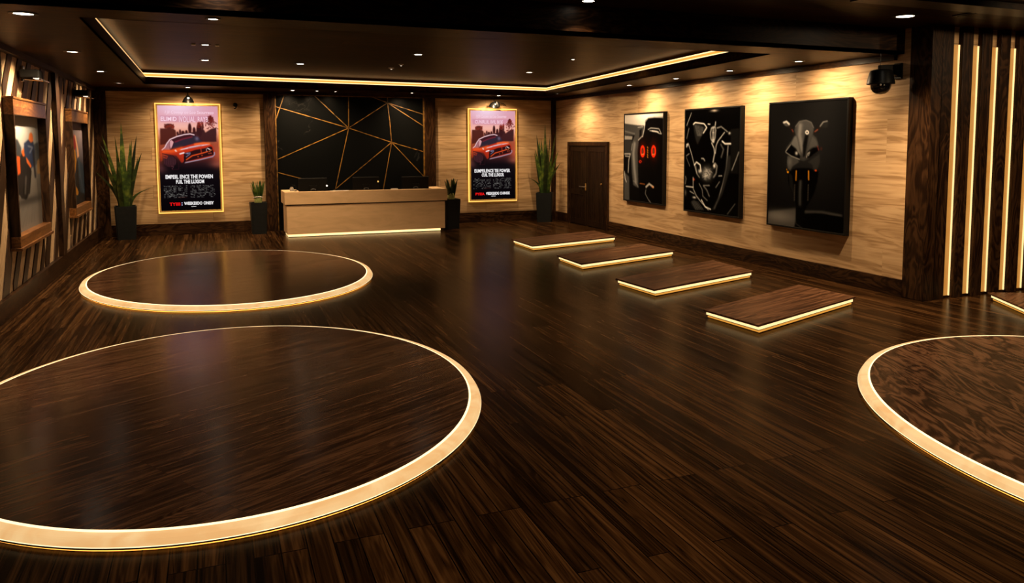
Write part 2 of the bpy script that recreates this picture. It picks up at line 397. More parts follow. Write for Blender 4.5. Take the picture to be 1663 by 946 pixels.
# ------------------------------------------------------------------ left relief wall
def clip(poly, f):
    out = []
    for i in range(len(poly)):
        a, c = poly[i], poly[(i+1) % len(poly)]; fa, fc = f(a), f(c)
        if fa >= 0: out.append(a)
        if fa*fc < 0:
            t = fa/(fa-fc); out.append((a[0]+(c[0]-a[0])*t, a[1]+(c[1]-a[1])*t))
    return out
def relief(region, off, per=.60, wd=.26, lean=.92):
    y0, y1, z0, z1 = region; b = MB(); cnt = 0
    n0 = int((y0-lean*(z1))//per)-2
    for i in range(n0, n0+60):
        s0 = i*per+off
        poly = [(s0+lean*z0, z0), (s0+wd+lean*z0, z0), (s0+wd+lean*z1, z1), (s0+lean*z1, z1)]
        poly = clip(poly, lambda p: p[0]-y0); poly = clip(poly, lambda p: y1-p[0]) if poly else poly
        if len(poly) < 3: continue
        b.prism([(XL, p[0], p[1]) for p in poly], (.014, 0, 0)); cnt += 1
    if cnt: b.build('slat_relief', M['slatL'], wl)
F1 = (11.84, 13.98, .80, 2.70); F2 = (16.42, 18.40, .82, 2.72)
zt, zb = 3.29, .25
POST = ((15.20, 15.48), (10.1, 10.34), (19.62, 19.8))
for y0, y1 in POST[:2]: MB().box(XL, XL+.075, y0, y1, zb, zt, .004).build('post', M['slatL'], wl)
for (a, bnd) in ((F1, (10.34, 15.20)), (F2, (15.48, 20.14))):
    relief((a[0], a[1], a[3], zt), -.42+.02)
    relief((a[0], a[1], zb, a[2]), .12)
    relief((bnd[0], a[0], zb, zt), .30, .72, .33, .62)
    relief((a[1], bnd[1], zb, zt), .10, .72, .33, .62)
relief((4.0, 10.1, zb, zt), .2, .72, .33, .62)

# ------------------------------------------------------------------ painted prints: a numpy canvas becomes a vertex-coloured grid
class Canvas:
    gain = 1.; black = 0.
    def __init__(s, w, h, bg=(0, 0, 0)):
        s.w, s.h = w, h; s.a = np.ones((h, w, 3))*np.array(bg)/255.
        yy, xx = np.mgrid[0:h, 0:w]; s.u = (xx+.5)/w; s.v = (yy+.5)/h; s.asp = h/w
    def mix(s, m, c, soft=0):
        for _ in range(soft):
            p = np.pad(m, 1, mode='edge'); m = (p[:-2, 1:-1]+p[2:, 1:-1]+p[1:-1, :-2]+p[1:-1, 2:]+2*p[1:-1, 1:-1])/6
        c = np.array(c)/255. if not callable(c) else c(s.u, s.v)/255.
        s.a = s.a*(1-m[..., None])+c*m[..., None]
    def inside(s, P):
        m = np.zeros((s.h, s.w)); P = np.array(P, float)
        for dx, dy in ((-.25, -.25), (.25, -.25), (-.25, .25), (.25, .25)):
            x = s.u+dx/s.w; y = s.v+dy/s.h; k = np.zeros((s.h, s.w), bool)
            for i in range(len(P)):
                x1, y1 = P[i]; x2, y2 = P[(i+1) % len(P)]
                if y1 == y2: continue
                k ^= ((y1 > y) != (y2 > y)) & (x < (x2-x1)*(y-y1)/(y2-y1)+x1)
            m += k*.25
        return m
    def poly(s, P, c, op=1, soft=0): s.mix(s.inside(P)*op, c, soft)
    def dist(s, P):
        d = np.full((s.h, s.w), 9.)
        for (x1, y1), (x2, y2) in zip(P, P[1:]):
            ax, ay = x2-x1, (y2-y1)*s.asp; L = ax*ax+ay*ay+1e-9
            t = np.clip(((s.u-x1)*ax+(s.v-y1)*s.asp*ay)/L, 0, 1)
            d = np.minimum(d, np.hypot(s.u-x1-t*ax, (s.v-y1)*s.asp-t*ay))
        return d
    def line(s, P, wd, c, op=1, soft=0): s.mix(np.clip((wd/2-s.dist(P))*s.w+.5, 0, 1)*op, c, soft)
    def glowline(s, P, wd, c, op=1): s.mix(np.exp(-(s.dist(P)/wd)**2)*op, c)
    def blob(s, x, y, rx, ry, c, op=1, hard=False, soft=0):
        r = np.hypot((s.u-x)/rx, (s.v-y)/ry)
        s.mix((np.clip((1-r)*rx*s.w, 0, 1) if hard else np.exp(-r*r))*op, c, soft)
    def mesh(s, name, place, mat, parent, extra=()):
        """place(u,v,h)->3D. extra: list of (list of [(u,v)] polygons, colour) laid on top"""
        gx, gy = np.linspace(0, 1, s.w+1), np.linspace(0, 1, s.h+1)
        p = np.pad(s.a, ((1, 1), (1, 1), (0, 0)), mode='edge'); vc = (p[:-1, :-1]+p[1:, :-1]+p[:-1, 1:]+p[1:, 1:])/4
        verts = [place(float(U), float(V), 0) for V in gy for U in gx]; w1 = s.w+1
        faces = [(j*w1+i, j*w1+i+1, (j+1)*w1+i+1, (j+1)*w1+i) for j in range(s.h) for i in range(s.w)]
        cols = vc.reshape(-1, 3).tolist()
        for polys, c in extra:
            for pl in polys:
                k = len(verts); verts += [place(U, V, .0015) for U, V in pl]; faces.append(tuple(range(k, k+len(pl))))
                cols += [[q/255. for q in c]]*len(pl)
        me = bpy.data.meshes.new(name); me.from_pydata(verts, [], faces)
        ca = me.color_attributes.new('print', 'FLOAT_COLOR', 'POINT')
        C = np.ones((len(verts), 4)); c = np.clip((np.clip(np.array(cols), 0, 1)-s.black)/(1-s.black), 0, 1)*s.gain
        C[:, :3] = np.where(c <= .04045, c/12.92, ((c+.055)/1.055)**2.4)
        ca.data.foreach_set('color', C.ravel()); me.materials.append(mat)
        o = bpy.data.objects.new(name, me); COL.objects.link(o); attach(o, parent); return o

def printmat(name, emit, rough=.35, spec=.12):
    n = N(name); a = n.add('ShaderNodeVertexColor'); a.layer_name = 'print'
    n.set(Roughness=rough)
    if emit: n.set(Base_Color=(0, 0, 0, 1))
    else: n.l.new(a.outputs[0], n.b.inputs['Base Color']); n.b.inputs['Specular IOR Level'].default_value = spec
    if emit:
        e = n.add('ShaderNodeEmission'); n.l.new(a.outputs[0], e.inputs[0]); e.inputs[1].default_value = emit
        n.l.new(e.outputs[0], n.n['Material Output'].inputs[0])
    return n.m
M['print_lit'] = printmat('backlit_print', 1.1, .4, 0)
M['print'] = printmat('gloss_print', 0, .32, .03)
M['print_matte'] = printmat('matte_print', 0, .6)

def text_polys(txt, x0, x1, y0, y1, bold=.018, shear=0):
    """text filled triangles, fitted to the (u,v) rectangle"""
    c = bpy.data.curves.new('t', 'FONT'); c.body = txt; c.offset = bold; c.resolution_u = 2; c.shear = shear; c.space_character = 1.02
    o = bpy.data.objects.new('t', c); COL.objects.link(o)
    me = bpy.data.meshes.new_from_object(o.evaluated_get(bpy.context.evaluated_depsgraph_get()))
    P = np.array([v.co[:2] for v in me.vertices]); lo, hi = P.min(0), P.max(0)
    Q = (P-lo)/(hi-lo); U = x0+Q[:, 0]*(x1-x0); V = y1-Q[:, 1]*(y1-y0)
    r = [[(float(U[i]), float(V[i])) for i in p.vertices] for p in me.polygons]
    bpy.data.objects.remove(o); bpy.data.curves.remove(c); bpy.data.meshes.remove(me); return r

def poster_canvas(seed):
    r = np.random.RandomState(seed)
    T = lambda x, y: (((262+x/12.61)-258-((215+y/12.61)-172)/170*4)/97., ((215+y/12.61)-172)/169.)   # car drawing
    K = lambda x, y: (((262+x/12.125)-258-((172+y/12.125)-172)/170*4)/97., (y/12.125)/169.)            # sky drawing
    TP = lambda L: [T(*p) for p in L]; KP = lambda L: [K(*p) for p in L]
    c = Canvas(150, 258)
    st = [(0, (206, 148, 164)), (.1, (214, 150, 160)), (.2, (234, 172, 156)), (.27, (216, 138, 110)), (.36, (142, 66, 44)), (.48, (96, 38, 32)), (.55, (42, 19, 22)), (.61, (14, 8, 12)), (1, (6, 3, 5))]
    ys = [p for p, _ in st]; c.a = np.stack([np.interp(c.v, ys, [q[1][i] for q in st]) for i in range(3)], -1)/255.
    c.blob(.35, .0, .35, .10, (240, 214, 232), .8)
    c.blob(.0, .47, .10, .10, (200, 80, 40), .6); c.blob(1.0, .46, .12, .12, (190, 84, 55), .75); c.blob(.02, .6, .12, .05, (150, 80, 80), .6); c.blob(.98, .56, .14, .03, (170, 90, 70), .5)
    dk = (72, 28, 24)
    c.blob(*K(175, 400), .085, .027, dk, .95, True, 1); c.poly(KP([(0, 440), (120, 440), (250, 440), (300, 480), (320, 720), (0, 760)]), (74, 28, 22), .95, 2)
    for x, y, rx, ry in ((575, 440, .032, .045), (660, 480, .028, .03), (385, 505, .02, .022), (440, 520, .03, .016), (508, 510, .024, .018), (335, 530, .02, .014), (760, 470, .05, .06), (828, 400, .018, .05)):
        c.blob(*K(x, y), rx, ry*1.25, (60, 22, 22), 1, True, 1)
    c.poly(KP([(320, 545), (560, 520), (700, 500), (720, 470), (860, 470), (880, 520), (1000, 440), (1100, 420), (1100, 700), (320, 720)]), (55, 24, 26), .95, 2)
    for _ in range(170):
        x = 985+r.normal()*48; y = 190+abs(r.normal())*120; wq = (y-160)/190
        x = 985+r.normal()*62*min(1, max(.15, wq)); c.blob(*K(x, y), .012, .008, (74+r.randint(50), 30, 26), .8, True)
    for _ in range(70):
        c.blob(*K(r.uniform(85, 270), r.uniform(360, 440)), .012, .007, (96+r.randint(50), 42, 30), .7, True)
    for _ in range(40):
        c.blob(*K(r.uniform(720, 840), r.uniform(300, 420)), .012, .008, (90+r.randint(90), 45, 32), .7, True)
    # ground
    c.blob(.5, .66, .8, .06, (16, 10, 14), .8)
    # car
    c.poly(TP([(20, 350), (90, 300), (130, 220), (190, 140), (330, 80), (480, 35), (600, 18), (700, 35), (790, 95), (880, 195), (720, 225), (400, 310), (220, 350), (60, 365)]), (58, 22, 28), 1, 1)
    c.poly(TP([(235, 325), (285, 185), (420, 130), (690, 62), (770, 95), (850, 185), (720, 205), (500, 265)]), (44, 34, 46), 1, 1)
    c.line(TP([(300, 190), (450, 130), (640, 85)]), .022, (120, 30, 44), .8, 1); c.blob(*T(740, 120), .03, .02, (120, 105, 130), .7)
    c.line(TP([(30, 352), (90, 302), (130, 222), (195, 138), (330, 80), (480, 40), (600, 24), (685, 45)]), .017, (238, 200, 204), 1, 0)
    c.poly(TP([(40, 350), (100, 310), (140, 230), (185, 170), (190, 260), (190, 350)]), (168, 108, 112), .9, 1)
    c.poly(TP([(190, 170), (225, 148), (268, 190), (240, 270), (205, 335), (192, 260)]), (206, 150, 152), 1, 0)
    c.poly(TP([(15, 400), (40, 365), (110, 350), (220, 350), (400, 300), (560, 255), (720, 212), (850, 197), (960, 208), (1045, 250), (1082, 310), (1092, 385), (1108, 400), (1100, 475), (1060, 495), (800, 550), (490, 622), (470, 570), (440, 612), (415, 610), (370, 540), (320, 465), (250, 455), (120, 430), (40, 425)]), (182, 46, 22), 1, 1)
    c.glowline(TP([(60, 380), (220, 380), (420, 330)]), .035, (236, 88, 32), .8); c.glowline(TP([(700, 240), (860, 215), (990, 225)]), .02, (250, 110, 45), .8)
    c.poly(TP([(0, 360), (30, 350), (40, 560), (0, 590)]), (190, 62, 28), .9, 1)
    c.poly(TP([(375, 360), (420, 335), (600, 285), (800, 250), (940, 238), (1015, 240), (800, 278), (560, 325)]), (222, 198, 206), 1, 1)
    c.line(TP([(560, 315), (700, 292), (830, 262)]), .012, (150, 90, 100), .7)
    c.poly(TP([(280, 355), (310, 340), (335, 385), (300, 385)]), (235, 200, 190), .9)
    c.poly(TP([(470, 420), (600, 385), (700, 350), (900, 318), (1010, 280), (1050, 290), (1075, 380), (1085, 455), (800, 522), (500, 595), (470, 520)]), (40, 14, 16), 1, 1)
    c.line(TP([(520, 552), (640, 470), (850, 418), (960, 385)]), .017, (226, 78, 30), 1)
    c.line(TP([(820, 330), (828, 410)]), .012, (190, 56, 28), 1)
    for x, y in ((985, 425), (1025, 420), (760, 490), (840, 465)): c.blob(*T(x, y), .016, .008, (200, 70, 34), .8, True)
    c.line(TP([(390, 432), (470, 410)]), .022, (240, 220, 220), 1); c.line(TP([(505, 425), (600, 410), (590, 440), (515, 495)]), .010, (120, 130, 170), 1); c.blob(*T(545, 425), .02, .008, (150, 150, 180), .8)
    c.line(TP([(930, 325), (935, 375)]), .009, (220, 200, 200), .9); c.line(TP([(955, 318), (1010, 345)]), .014, (235, 225, 225), 1); c.line(TP([(990, 385), (1045, 350)]), .010, (235, 130, 60), 1)
    c.line(TP([(490, 612), (800, 552), (1060, 490), (1100, 450), (1098, 405)]), .018, (150, 132, 150), 1)
    c.line(TP([(480, 500), (485, 600)]), .02, (24, 10, 14), 1)
    c.blob(*T(200, 640), .16, .07, (12, 7, 10), .9); c.blob(*T(190, 585), .105, .055, (52, 25, 30), 1, True, 1)
    for i in range(6): c.line(TP([(90+i*40, 500), (70+i*45, 640)]), .006, (96, 56, 60), .6)
    c.line(TP([(40, 425), (150, 450), (250, 468), (330, 560), (365, 650), (360, 745), (230, 750), (200, 680)]), .010, (40, 14, 20), 1)
    c.line(TP([(60, 450), (140, 480), (120, 520), (60, 500)]), .010, (200, 62, 36), .8)
    c.line(TP([(215, 680), (260, 690), (230, 740)]), .007, (110, 60, 66), .8)
    # the dotted small print in two columns
    for cx0, cx1 in ((.06, .43), (.50, .90)):
        for row in range(9):
            yv = .765+row*.0135
            x = cx0
            while x < cx1:
                if r.rand() < .62:
                    g = r.randint(70, 175); c.line([(x, yv+r.uniform(-.004, .004)), (x+r.uniform(.006, .02), yv+r.uniform(-.004, .004))], .008, (g, g, g*.95), 1)
                x += .026
    c.line([(.28, .875), (.43, .873)], .006, (90, 40, 30), .7)
    # pale smudged band behind the heading
    c.poly([(.04, .095), (.86, .095), (.80, .13), (.80, .155), (.05, .155)], (176, 106, 140), .35, 2)
    return c

def poster(name, label, x0, x1, z0, z1, seed, lines, halo_left):
    yb = YB-.03
    r = thing('lightbox_poster', label, 'poster', ((x0+x1)/2, YB, z0), 'backlit car posters on the back wall')
    MB().box(x0-.022, x1+.022, YB-.03, YB-.004, z0-.026, z1+.022).build('halo_light', M['halo'], r)
    b = MB(); t = .035
    for q in ((x0, x1, z1-t, z1), (x0, x1, z0, z0+t), (x0, x0+t, z0+t, z1-t), (x1-t, x1, z0+t, z1-t)): b.box(q[0], q[1], YB-.07, YB-.025, q[2], q[3], .004)
    b.build('frame', M['goldframe'], r)
    MB().box(x0+t, x1-t, YB-.05, YB-.025, z0+t, z1-t).build('back_panel', M['black_matte'], r)
    ex = []
    for txt, a, bb, col, bold, sh in lines: ex.append((text_polys(txt, a[0], a[1], bb[0], bb[1], bold, sh), col))
    pl = lambda u, v, h: (x0+t+u*(x1-x0-2*t), YB-.0515-h, z1-t-v*(z1-z0-2*t))
    poster_canvas(seed).mesh('print', pl, M['print_lit'], r, ex)
    return r
WH = (240, 236, 236); PK = (240, 205, 220); RD = (235, 20, 20)
poster('L', 'large backlit red car poster on the back wall left of the desk', -1.14, .205, .53, 3.02, 3,
       [('l Jil Coveep oo Loo Sxourreoo', (.12, .93), (.045, .085), PK, .01, .2), ('ELIMID', (.05, .31), (.105, .145), PK, .02, 0), ('IVOLIAL', (.35, .62), (.100, .155), PK, .0, 0), ('RAYB', (.66, .83), (.102, .15), PK, .0, 0),
        ('EMPEIIL ENCE THE POWEN', (.09, .88), (.656, .695), WH, .03, 0), ('FUIL THE LUXIOM', (.26, .73), (.704, .742), WH, .03, 0),
        ('TYIIII', (.14, .315), (.922, .952), RD, .03, 0), (':', (.335, .355), (.922, .952), (190, 180, 220), .03, 0), ('WEEKEIIDO ONEIY', (.38, .88), (.918, .949), WH, .03, 0), ('oosooo', (.50, .58), (.961, .968), WH, .02, 0)], True)
poster('R', 'narrower backlit red car poster on the back wall right of the desk', 6.33, 7.665, .58, 3.02, 11,
       [('l JOl Caooeo ou Loo Soourreo', (.12, .80), (.045, .09), PK, .01, .2), ('CUNIRLIIL IIVIL BOE', (.10, .72), (.105, .145), PK, .01, 0),
        ('EUMPEILENCE TIE POWER', (.08, .88), (.656, .695), WH, .03, 0), ('CUIL THE LUXIOR', (.24, .74), (.704, .742), WH, .03, 0),
        ('PYIIIA', (.10, .30), (.922, .952), RD, .03, 0), ('VIEEKEIIDE CHINEIE', (.33, .87), (.918, .949), WH, .03, 0), ('oosooo', (.45, .55), (.961, .968), WH, .02, 0)], False)

# ---- the three framed prints on the right wall
def wall_print(label, ya, yb_, z0, z1, canvas, mat='print'):
    """ya = far end (left in view), yb_ = near end"""
    r = thing('framed_print', label, 'picture', (XR, (ya+yb_)/2, z0), 'framed black prints on the right wall')
    d = .09; t = .03; b = MB()
    for q in ((yb_, ya, z1-t, z1), (yb_, ya, z0, z0+t), (yb_, yb_+t, z0+t, z1-t), (ya-t, ya, z0+t, z1-t)): b.box(XR-d, XR, q[0], q[1], q[2], q[3], .004)
    b.build('frame', M['black'], r)
    MB().box(XR-d+.012, XR, yb_+t, ya-t, z0+t, z1-t).build('back_panel', M['black_matte'], r)
    pl = lambda u, v, h: (XR-d+.0105-h, ya-t-u*(ya-yb_-2*t), z1-t-v*(z1-z0-2*t))
    canvas.gain = 1.08; canvas.black = .03; canvas.mesh('print', pl, M[mat], r); return r

def seat_canvas():
    c = Canvas(130, 160, (12, 12, 12))
    # drawing coordinates: 487x946 crop, print area x 52..412 , y 60..905 with skew
    def T(x, y):
        u = (x-52)/355.; yt = 60-22*u; yb2 = 855+45*u
        return (u, (y-yt)/(yb2-yt))
    P = lambda L: [T(*p) for p in L]
    c.poly(P([(40, 30), (420, 20), (420, 100), (260, 160), (180, 160), (40, 140)]), (176, 172, 168), 1, 2)
    c.blob(*T(210, 60), .3, .06, (220, 215, 210), .7)
    c.poly(P([(40, 140), (180, 155), (240, 160), (190, 200), (150, 250), (40, 245)]), (58, 58, 58), 1, 1); c.line(P([(50, 210), (150, 235)]), .02, (95, 95, 95), 1, 1)
    c.poly(P([(40, 250), (130, 258), (125, 290), (40, 290)]), (130, 128, 126), 1, 1); c.poly(P([(40, 292), (125, 300), (115, 430), (40, 420)]), (44, 44, 44), 1, 1)
    c.line(P([(50, 425), (110, 425), (95, 480), (90, 600)]), .02, (170, 170, 170), .9, 1); c.line(P([(60, 445), (100, 450)]), .02, (150, 150, 150), .8)
    c.poly(P([(40, 590), (100, 640), (105, 860), (40, 860)]), (70, 70, 70), .9, 3); c.line(P([(52, 590), (60, 660), (72, 690)]), .02, (190, 190, 190), .8, 1)
    # seat shell
    c.poly(P([(240, 180), (250, 110), (275, 85), (330, 78), (420, 80), (420, 910), (200, 880), (195, 740), (215, 600), (190, 380), (215, 290), (240, 240)]), (10, 10, 10), 1, 1)
    c.line(P([(225, 265), (240, 190), (250, 120), (275, 88), (330, 80), (415, 84)]), .014, (120, 120, 120), .9)
    c.line(P([(225, 260), (238, 200), (246, 140)]), .014, (210, 210, 210), .8)
    c.poly(P([(115, 400), (125, 320), (160, 220), (185, 170), (235, 165), (225, 250), (190, 300), (180, 400), (185, 560), (190, 720), (190, 750), (140, 720), (125, 600)]), (60, 60, 60), 1, 2)
    c.glowline(P([(150, 330), (140, 420), (150, 560), (165, 690)]), .035, (118, 118, 118), .9)
    c.poly(P([(195, 200), (220, 185), (215, 250), (195, 280)]), (14, 14, 14), 1, 1)
    c.line(P([(180, 175), (230, 168)]), .012, (150, 150, 150), .8); c.line(P([(185, 295), (222, 258)]), .012, (190, 190, 190), .8)
    c.line(P([(120, 390), (128, 330)]), .012, (150, 150, 150), .8); c.line(P([(140, 680), (160, 690), (190, 740)]), .012, (120, 120, 120), .8, 1)
    c.line(P([(275, 195), (300, 180), (370, 188), (392, 235), (370, 230), (350, 212), (290, 205)]), .014, (150, 150, 150), .9); c.line(P([(310, 208), (365, 218)]), .02, (200, 200, 200), .7)
    for cx in (227, 326):
        c.blob(*T(cx, 400), .064, .072, (225, 48, 20), 1, True); c.blob(*T(cx, 400), .034, .048, (22, 22, 20), 1, True)
        c.blob(*T(cx, 398), .012, .035, (90, 120, 90), .6); c.line(P([(cx-10, 430), (cx+10, 425)]), .012, (210, 190, 120), .8)
        c.blob(*T(cx, 400), .09, .10, (225, 40, 15), .25)
    for y in (360, 385, 405, 430, 450): c.line(P([(270, y), (276, y+8)]), .02, (170, 110, 40), .8)
    c.line(P([(194, 498), (206, 486), (218, 496), (206, 510), (194, 498)]), .012, (190, 45, 25), 1)
    c.line(P([(205, 705), (250, 712)]), .012, (190, 110, 50), .8, 1); c.line(P([(262, 738), (290, 708), (328, 738)]), .03, (170, 165, 160), .9, 1); c.blob(*T(322, 738), .02, .01, (210, 120, 50), .9)
    c.line(P([(262, 765), (255, 800), (280, 850), (305, 885)]), .016, (110, 110, 110), .9, 1)
    return c
def engine_canvas():
    c = Canvas(130, 170, (7, 7, 7)); r = np.random.RandomState(2)
    def T(x, y):
        u = (x-52)/412.; yt = 62-22*u; yb2 = 845+60*u
        return (u, (y-yt)/(yb2-yt))
    P = lambda L: [T(*p) for p in L]
    _g = c.glowline; c.glowline = lambda L, w_, q, op=1: _g(L, w_*.62, tuple(min(255, k*1.2) for k in q), op)
    c.poly(P([(400, 210), (460, 205), (460, 560), (400, 560)]), (17, 17, 17), 1, 3)
    c.glowline(P([(60, 180), (98, 80)]), .008, (150, 150, 150), .8); c.glowline(P([(62, 280), (80, 200)]), .01, (120, 120, 120), .7)
    c.poly(P([(112, 160), (130, 150), (225, 205), (190, 250), (150, 330), (130, 270)]), (26, 26, 26), 1, 2)
    c.glowline(P([(115, 170), (130, 155), (200, 165), (222, 195), (195, 240)]), .010, (215, 215, 215), .9)
    for i in range(6): c.glowline(P([(130+i*12, 175+i*4), (150+i*6, 260)]), .006, (130, 130, 130), .55)
    c.glowline(P([(232, 168), (245, 170)]), .010, (220, 220, 220), .9); c.glowline(P([(288, 150), (286, 180)]), .010, (190, 190, 190), .9)
    c.line(P([(285, 188), (258, 200), (250, 240), (256, 290), (275, 310), (286, 280), (290, 220), (285, 188)]), .016, (150, 150, 150), .9, 1)
    for y in range(200, 310, 18): c.blob(*T(272, y), .022, .012, (110+r.randint(90),)*3, .9)
    c.glowline(P([(262, 320), (280, 360), (285, 400), (274, 470)]), .014, (185, 185, 185), .8); c.glowline(P([(355, 235), (310, 300), (295, 340), (290, 400)]), .010, (200, 200, 200), .8)
    c.glowline(P([(300, 200), (330, 190), (375, 230)]), .012, (150, 150, 150), .7); c.blob(*T(390, 242), .02, .012, (210, 210, 210), .8)
    c.glowline(P([(340, 305), (360, 325), (400, 325)]), .016, (220, 220, 220), .9); c.glowline(P([(330, 330), (350, 370), (335, 430)]), .02, (80, 80, 80), .7)
    c.glowline(P([(382, 340), (378, 420), (372, 520), (350, 640), (320, 760), (290, 840)]), .012, (150, 150, 150), .8)
    c.poly(P([(378, 420), (400, 420), (400, 520), (350, 720), (290, 850), (270, 850), (340, 700)]), (40, 40, 40), .8, 3)
    c.glowline(P([(458, 390), (440, 450), (412, 535)]), .008, (170, 170, 170), .8)
    c.glowline(P([(60, 330), (75, 320), (100, 390), (125, 480), (150, 560)]), .012, (150, 150, 150), .8); c.glowline(P([(62, 345), (70, 330)]), .02, (180, 180, 180), .8)
    c.glowline(P([(60, 420), (85, 400)]), .008, (150, 150, 150), .8); c.glowline(P([(62, 430), (90, 500)]), .008, (110, 110, 110), .8)
    c.glowline(P([(130, 490), (145, 468), (175, 490), (182, 540)]), .016, (200, 200, 200), .9); c.blob(*T(172, 540), .03, .02, (220, 220, 220), .8); c.glowline(P([(140, 500), (150, 560), (170, 590)]), .012, (140, 140, 140), .8)
    c.glowline(P([(185, 440), (200, 440), (210, 458)]), .014, (160, 160, 160), .8)
    c.blob(*T(228, 560), .085, .055, (205, 205, 205), .75)
    for _ in range(46):
        a = r.uniform(0, 6.28); l = r.uniform(.4, 1); x, y = 228+r.normal()*14, 560+r.normal()*18
        c.glowline(P([(x, y), (x+math.cos(a)*55*l, y+math.sin(a)*75*l)]), .005, (r.randint(20, 190),)*3, .6)
    c.line(P([(278, 500), (290, 478), (305, 500), (298, 560), (280, 590)]), .018, (150, 150, 150), .8, 1); c.blob(*T(285, 500), .02, .02, (230, 230, 230), .9)
    c.glowline(P([(318, 580), (342, 578)]), .010, (160, 160, 160), .9); c.glowline(P([(325, 625), (298, 672)]), .008, (150, 150, 150), .8)
    c.blob(*T(126, 606), .016, .012, (200, 70, 35), .9)
    c.glowline(P([(55, 580), (62, 600), (55, 640)]), .014, (110, 110, 110), .8); c.glowline(P([(62, 660), (120, 668)]), .012, (190, 190, 190), .9)
    c.glowline(P([(120, 590), (122, 680), (150, 740), (190, 790), (245, 850)]), .010, (190, 190, 190), .8); c.glowline(P([(190, 770), (220, 825), (262, 845)]), .014, (225, 225, 225), .9)
    c.glowline(P([(95, 700), (130, 720)]), .010, (180, 180, 180), .8); c.blob(*T(132, 750), .035, .010, (215, 215, 215), .9); c.blob(*T(55, 710), .03, .03, (110, 110, 110), .7)
    c.poly(P([(100, 790), (130, 765), (210, 850), (140, 850)]), (42, 42, 42), .9, 2)
    for i in range(5): c.glowline(P([(112+i*12, 780), (150+i*14, 850)]), .005, (105, 105, 105), .7)
    c.glowline(P([(170, 640), (195, 690), (200, 740), (235, 775)]), .012, (130, 130, 130), .7); c.glowline(P([(205, 660), (230, 690), (250, 740)]), .016, (120, 120, 120), .7)
    c.glowline(P([(205, 655), (250, 655)]), .012, (150, 150, 150), .7)
    c.glowline(P([(440, 800), (385, 885)]), .007, (120, 120, 120), .8); c.blob(*T(278, 62), .06, .012, (165, 155, 145), .9)
    return c
def bike_canvas():
    c = Canvas(150, 190, (12, 12, 12))
    def T(x, y):
        u = (x-46)/512.; yt = 62-34*u; yb2 = 845+70*u
        return (u, (y-yt)/(yb2-yt))
    P = lambda L: [T(*p) for p in L]
    c.blob(.55, .45, .55, .42, (27, 27, 28), 1)
    c.poly(P([(30, 770), (250, 745), (260, 900), (30, 880)]), (74, 72, 70), .95, 8); c.blob(*T(130, 800), .22, .05, (128, 124, 120), .65)
    c.line(P([(300, 770), (420, 772), (540, 795)]), .022, (96, 94, 92), .7, 4)
    c.poly(P([(300, 790), (380, 780), (560, 805), (560, 930), (240, 880), (250, 800)]), (5, 5, 5), 1, 2)
    # tyre and fork
    c.poly(P([(248, 540), (262, 520), (300, 520), (310, 560), (308, 760), (300, 860), (285, 885), (262, 870), (248, 820), (246, 700)]), (9, 9, 9), 1, 1)
    c.glowline(P([(275, 545), (272, 640), (274, 720)]), .020, (62, 62, 62), .9); c.glowline(P([(292, 880), (250, 850), (246, 810)]), .006, (60, 60, 60), .8)
    # lower fairing
    c.poly(P([(185, 500), (245, 480), (330, 480), (392, 500), (388, 560), (370, 640), (330, 720), (302, 770), (300, 560), (250, 560), (252, 730), (215, 640), (188, 580)]), (7, 7, 7), 1, 1)
    c.poly(P([(190, 510), (215, 530), (240, 690), (200, 600)]), (24, 24, 24), 1, 1)
    c.line(P([(243, 500), (242, 560)]), .014, (190, 128, 30), 1); c.line(P([(326, 500), (328, 556)]), .014, (190, 128, 30), 1)
    for x0 in (236, 328):
        for y in range(590, 700, 16): c.line(P([(x0, y), (x0-2, y+8)]), .010, (84, 78, 72), .9)
    # side fairings
    c.poly(P([(178, 400), (240, 405), (262, 440), (215, 470), (200, 500), (182, 480), (176, 440)]), (58, 58, 58), 1, 1); c.poly(P([(318, 440), (395, 385), (398, 440), (380, 495), (360, 500), (350, 460)]), (40, 40, 40), 1, 1)
    c.blob(*T(196, 440), .03, .04, (92, 92, 92), .7)
    # head fairing
    c.poly(P([(225, 265), (205, 300), (168, 345), (165, 375), (262, 425), (290, 435), (320, 420), (385, 372), (388, 330), (372, 280), (350, 260), (290, 300)]), (48, 48, 48), 1, 1)
    c.poly(P([(222, 275), (240, 262), (270, 400), (255, 395), (200, 320)]), (84, 84, 84), 1, 2); c.poly(P([(345, 268), (372, 300), (380, 330), (330, 350), (305, 390)]), (62, 62, 62), 1, 2)
    c.poly(P([(165, 372), (200, 325), (235, 350), (268, 400), (262, 420), (205, 398)]), (8, 8, 8), 1, 1); c.poly(P([(305, 415), (318, 370), (350, 345), (388, 340), (384, 370), (330, 412)]), (8, 8, 8), 1, 1)
    c.line(P([(165, 376), (205, 400), (262, 422)]), .008, (150, 150, 150), .9); c.line(P([(165, 370), (198, 326)]), .008, (160, 160, 160), .9)
    c.blob(*T(241, 382), .018, .014, (200, 200, 200), .9); c.line(P([(310, 410), (316, 385), (330, 374), (322, 398)]), .008, (185, 185, 185), .9)
    # windscreen
    c.poly(P([(222, 235), (228, 205), (255, 172), (300, 163), (335, 178), (352, 215), (350, 250), (330, 300), (310, 360), (296, 420), (285, 422), (270, 370), (245, 290)]), (54, 54, 55), 1, 1)
    c.glowline(P([(262, 200), (258, 260), (280, 360)]), .030, (104, 104, 104), .9); c.poly(P([(300, 250), (320, 262), (300, 400), (286, 410), (282, 330)]), (12, 12, 12), .95, 2)
    c.line(P([(228, 208), (255, 173), (300, 164), (335, 179), (352, 214)]), .006, (110, 110, 110), .8)
    c.line(P([(300, 240), (308, 233), (318, 240), (318, 250), (308, 256), (300, 249), (300, 240)]), .009, (225, 225, 225), 1)   # small round emblem
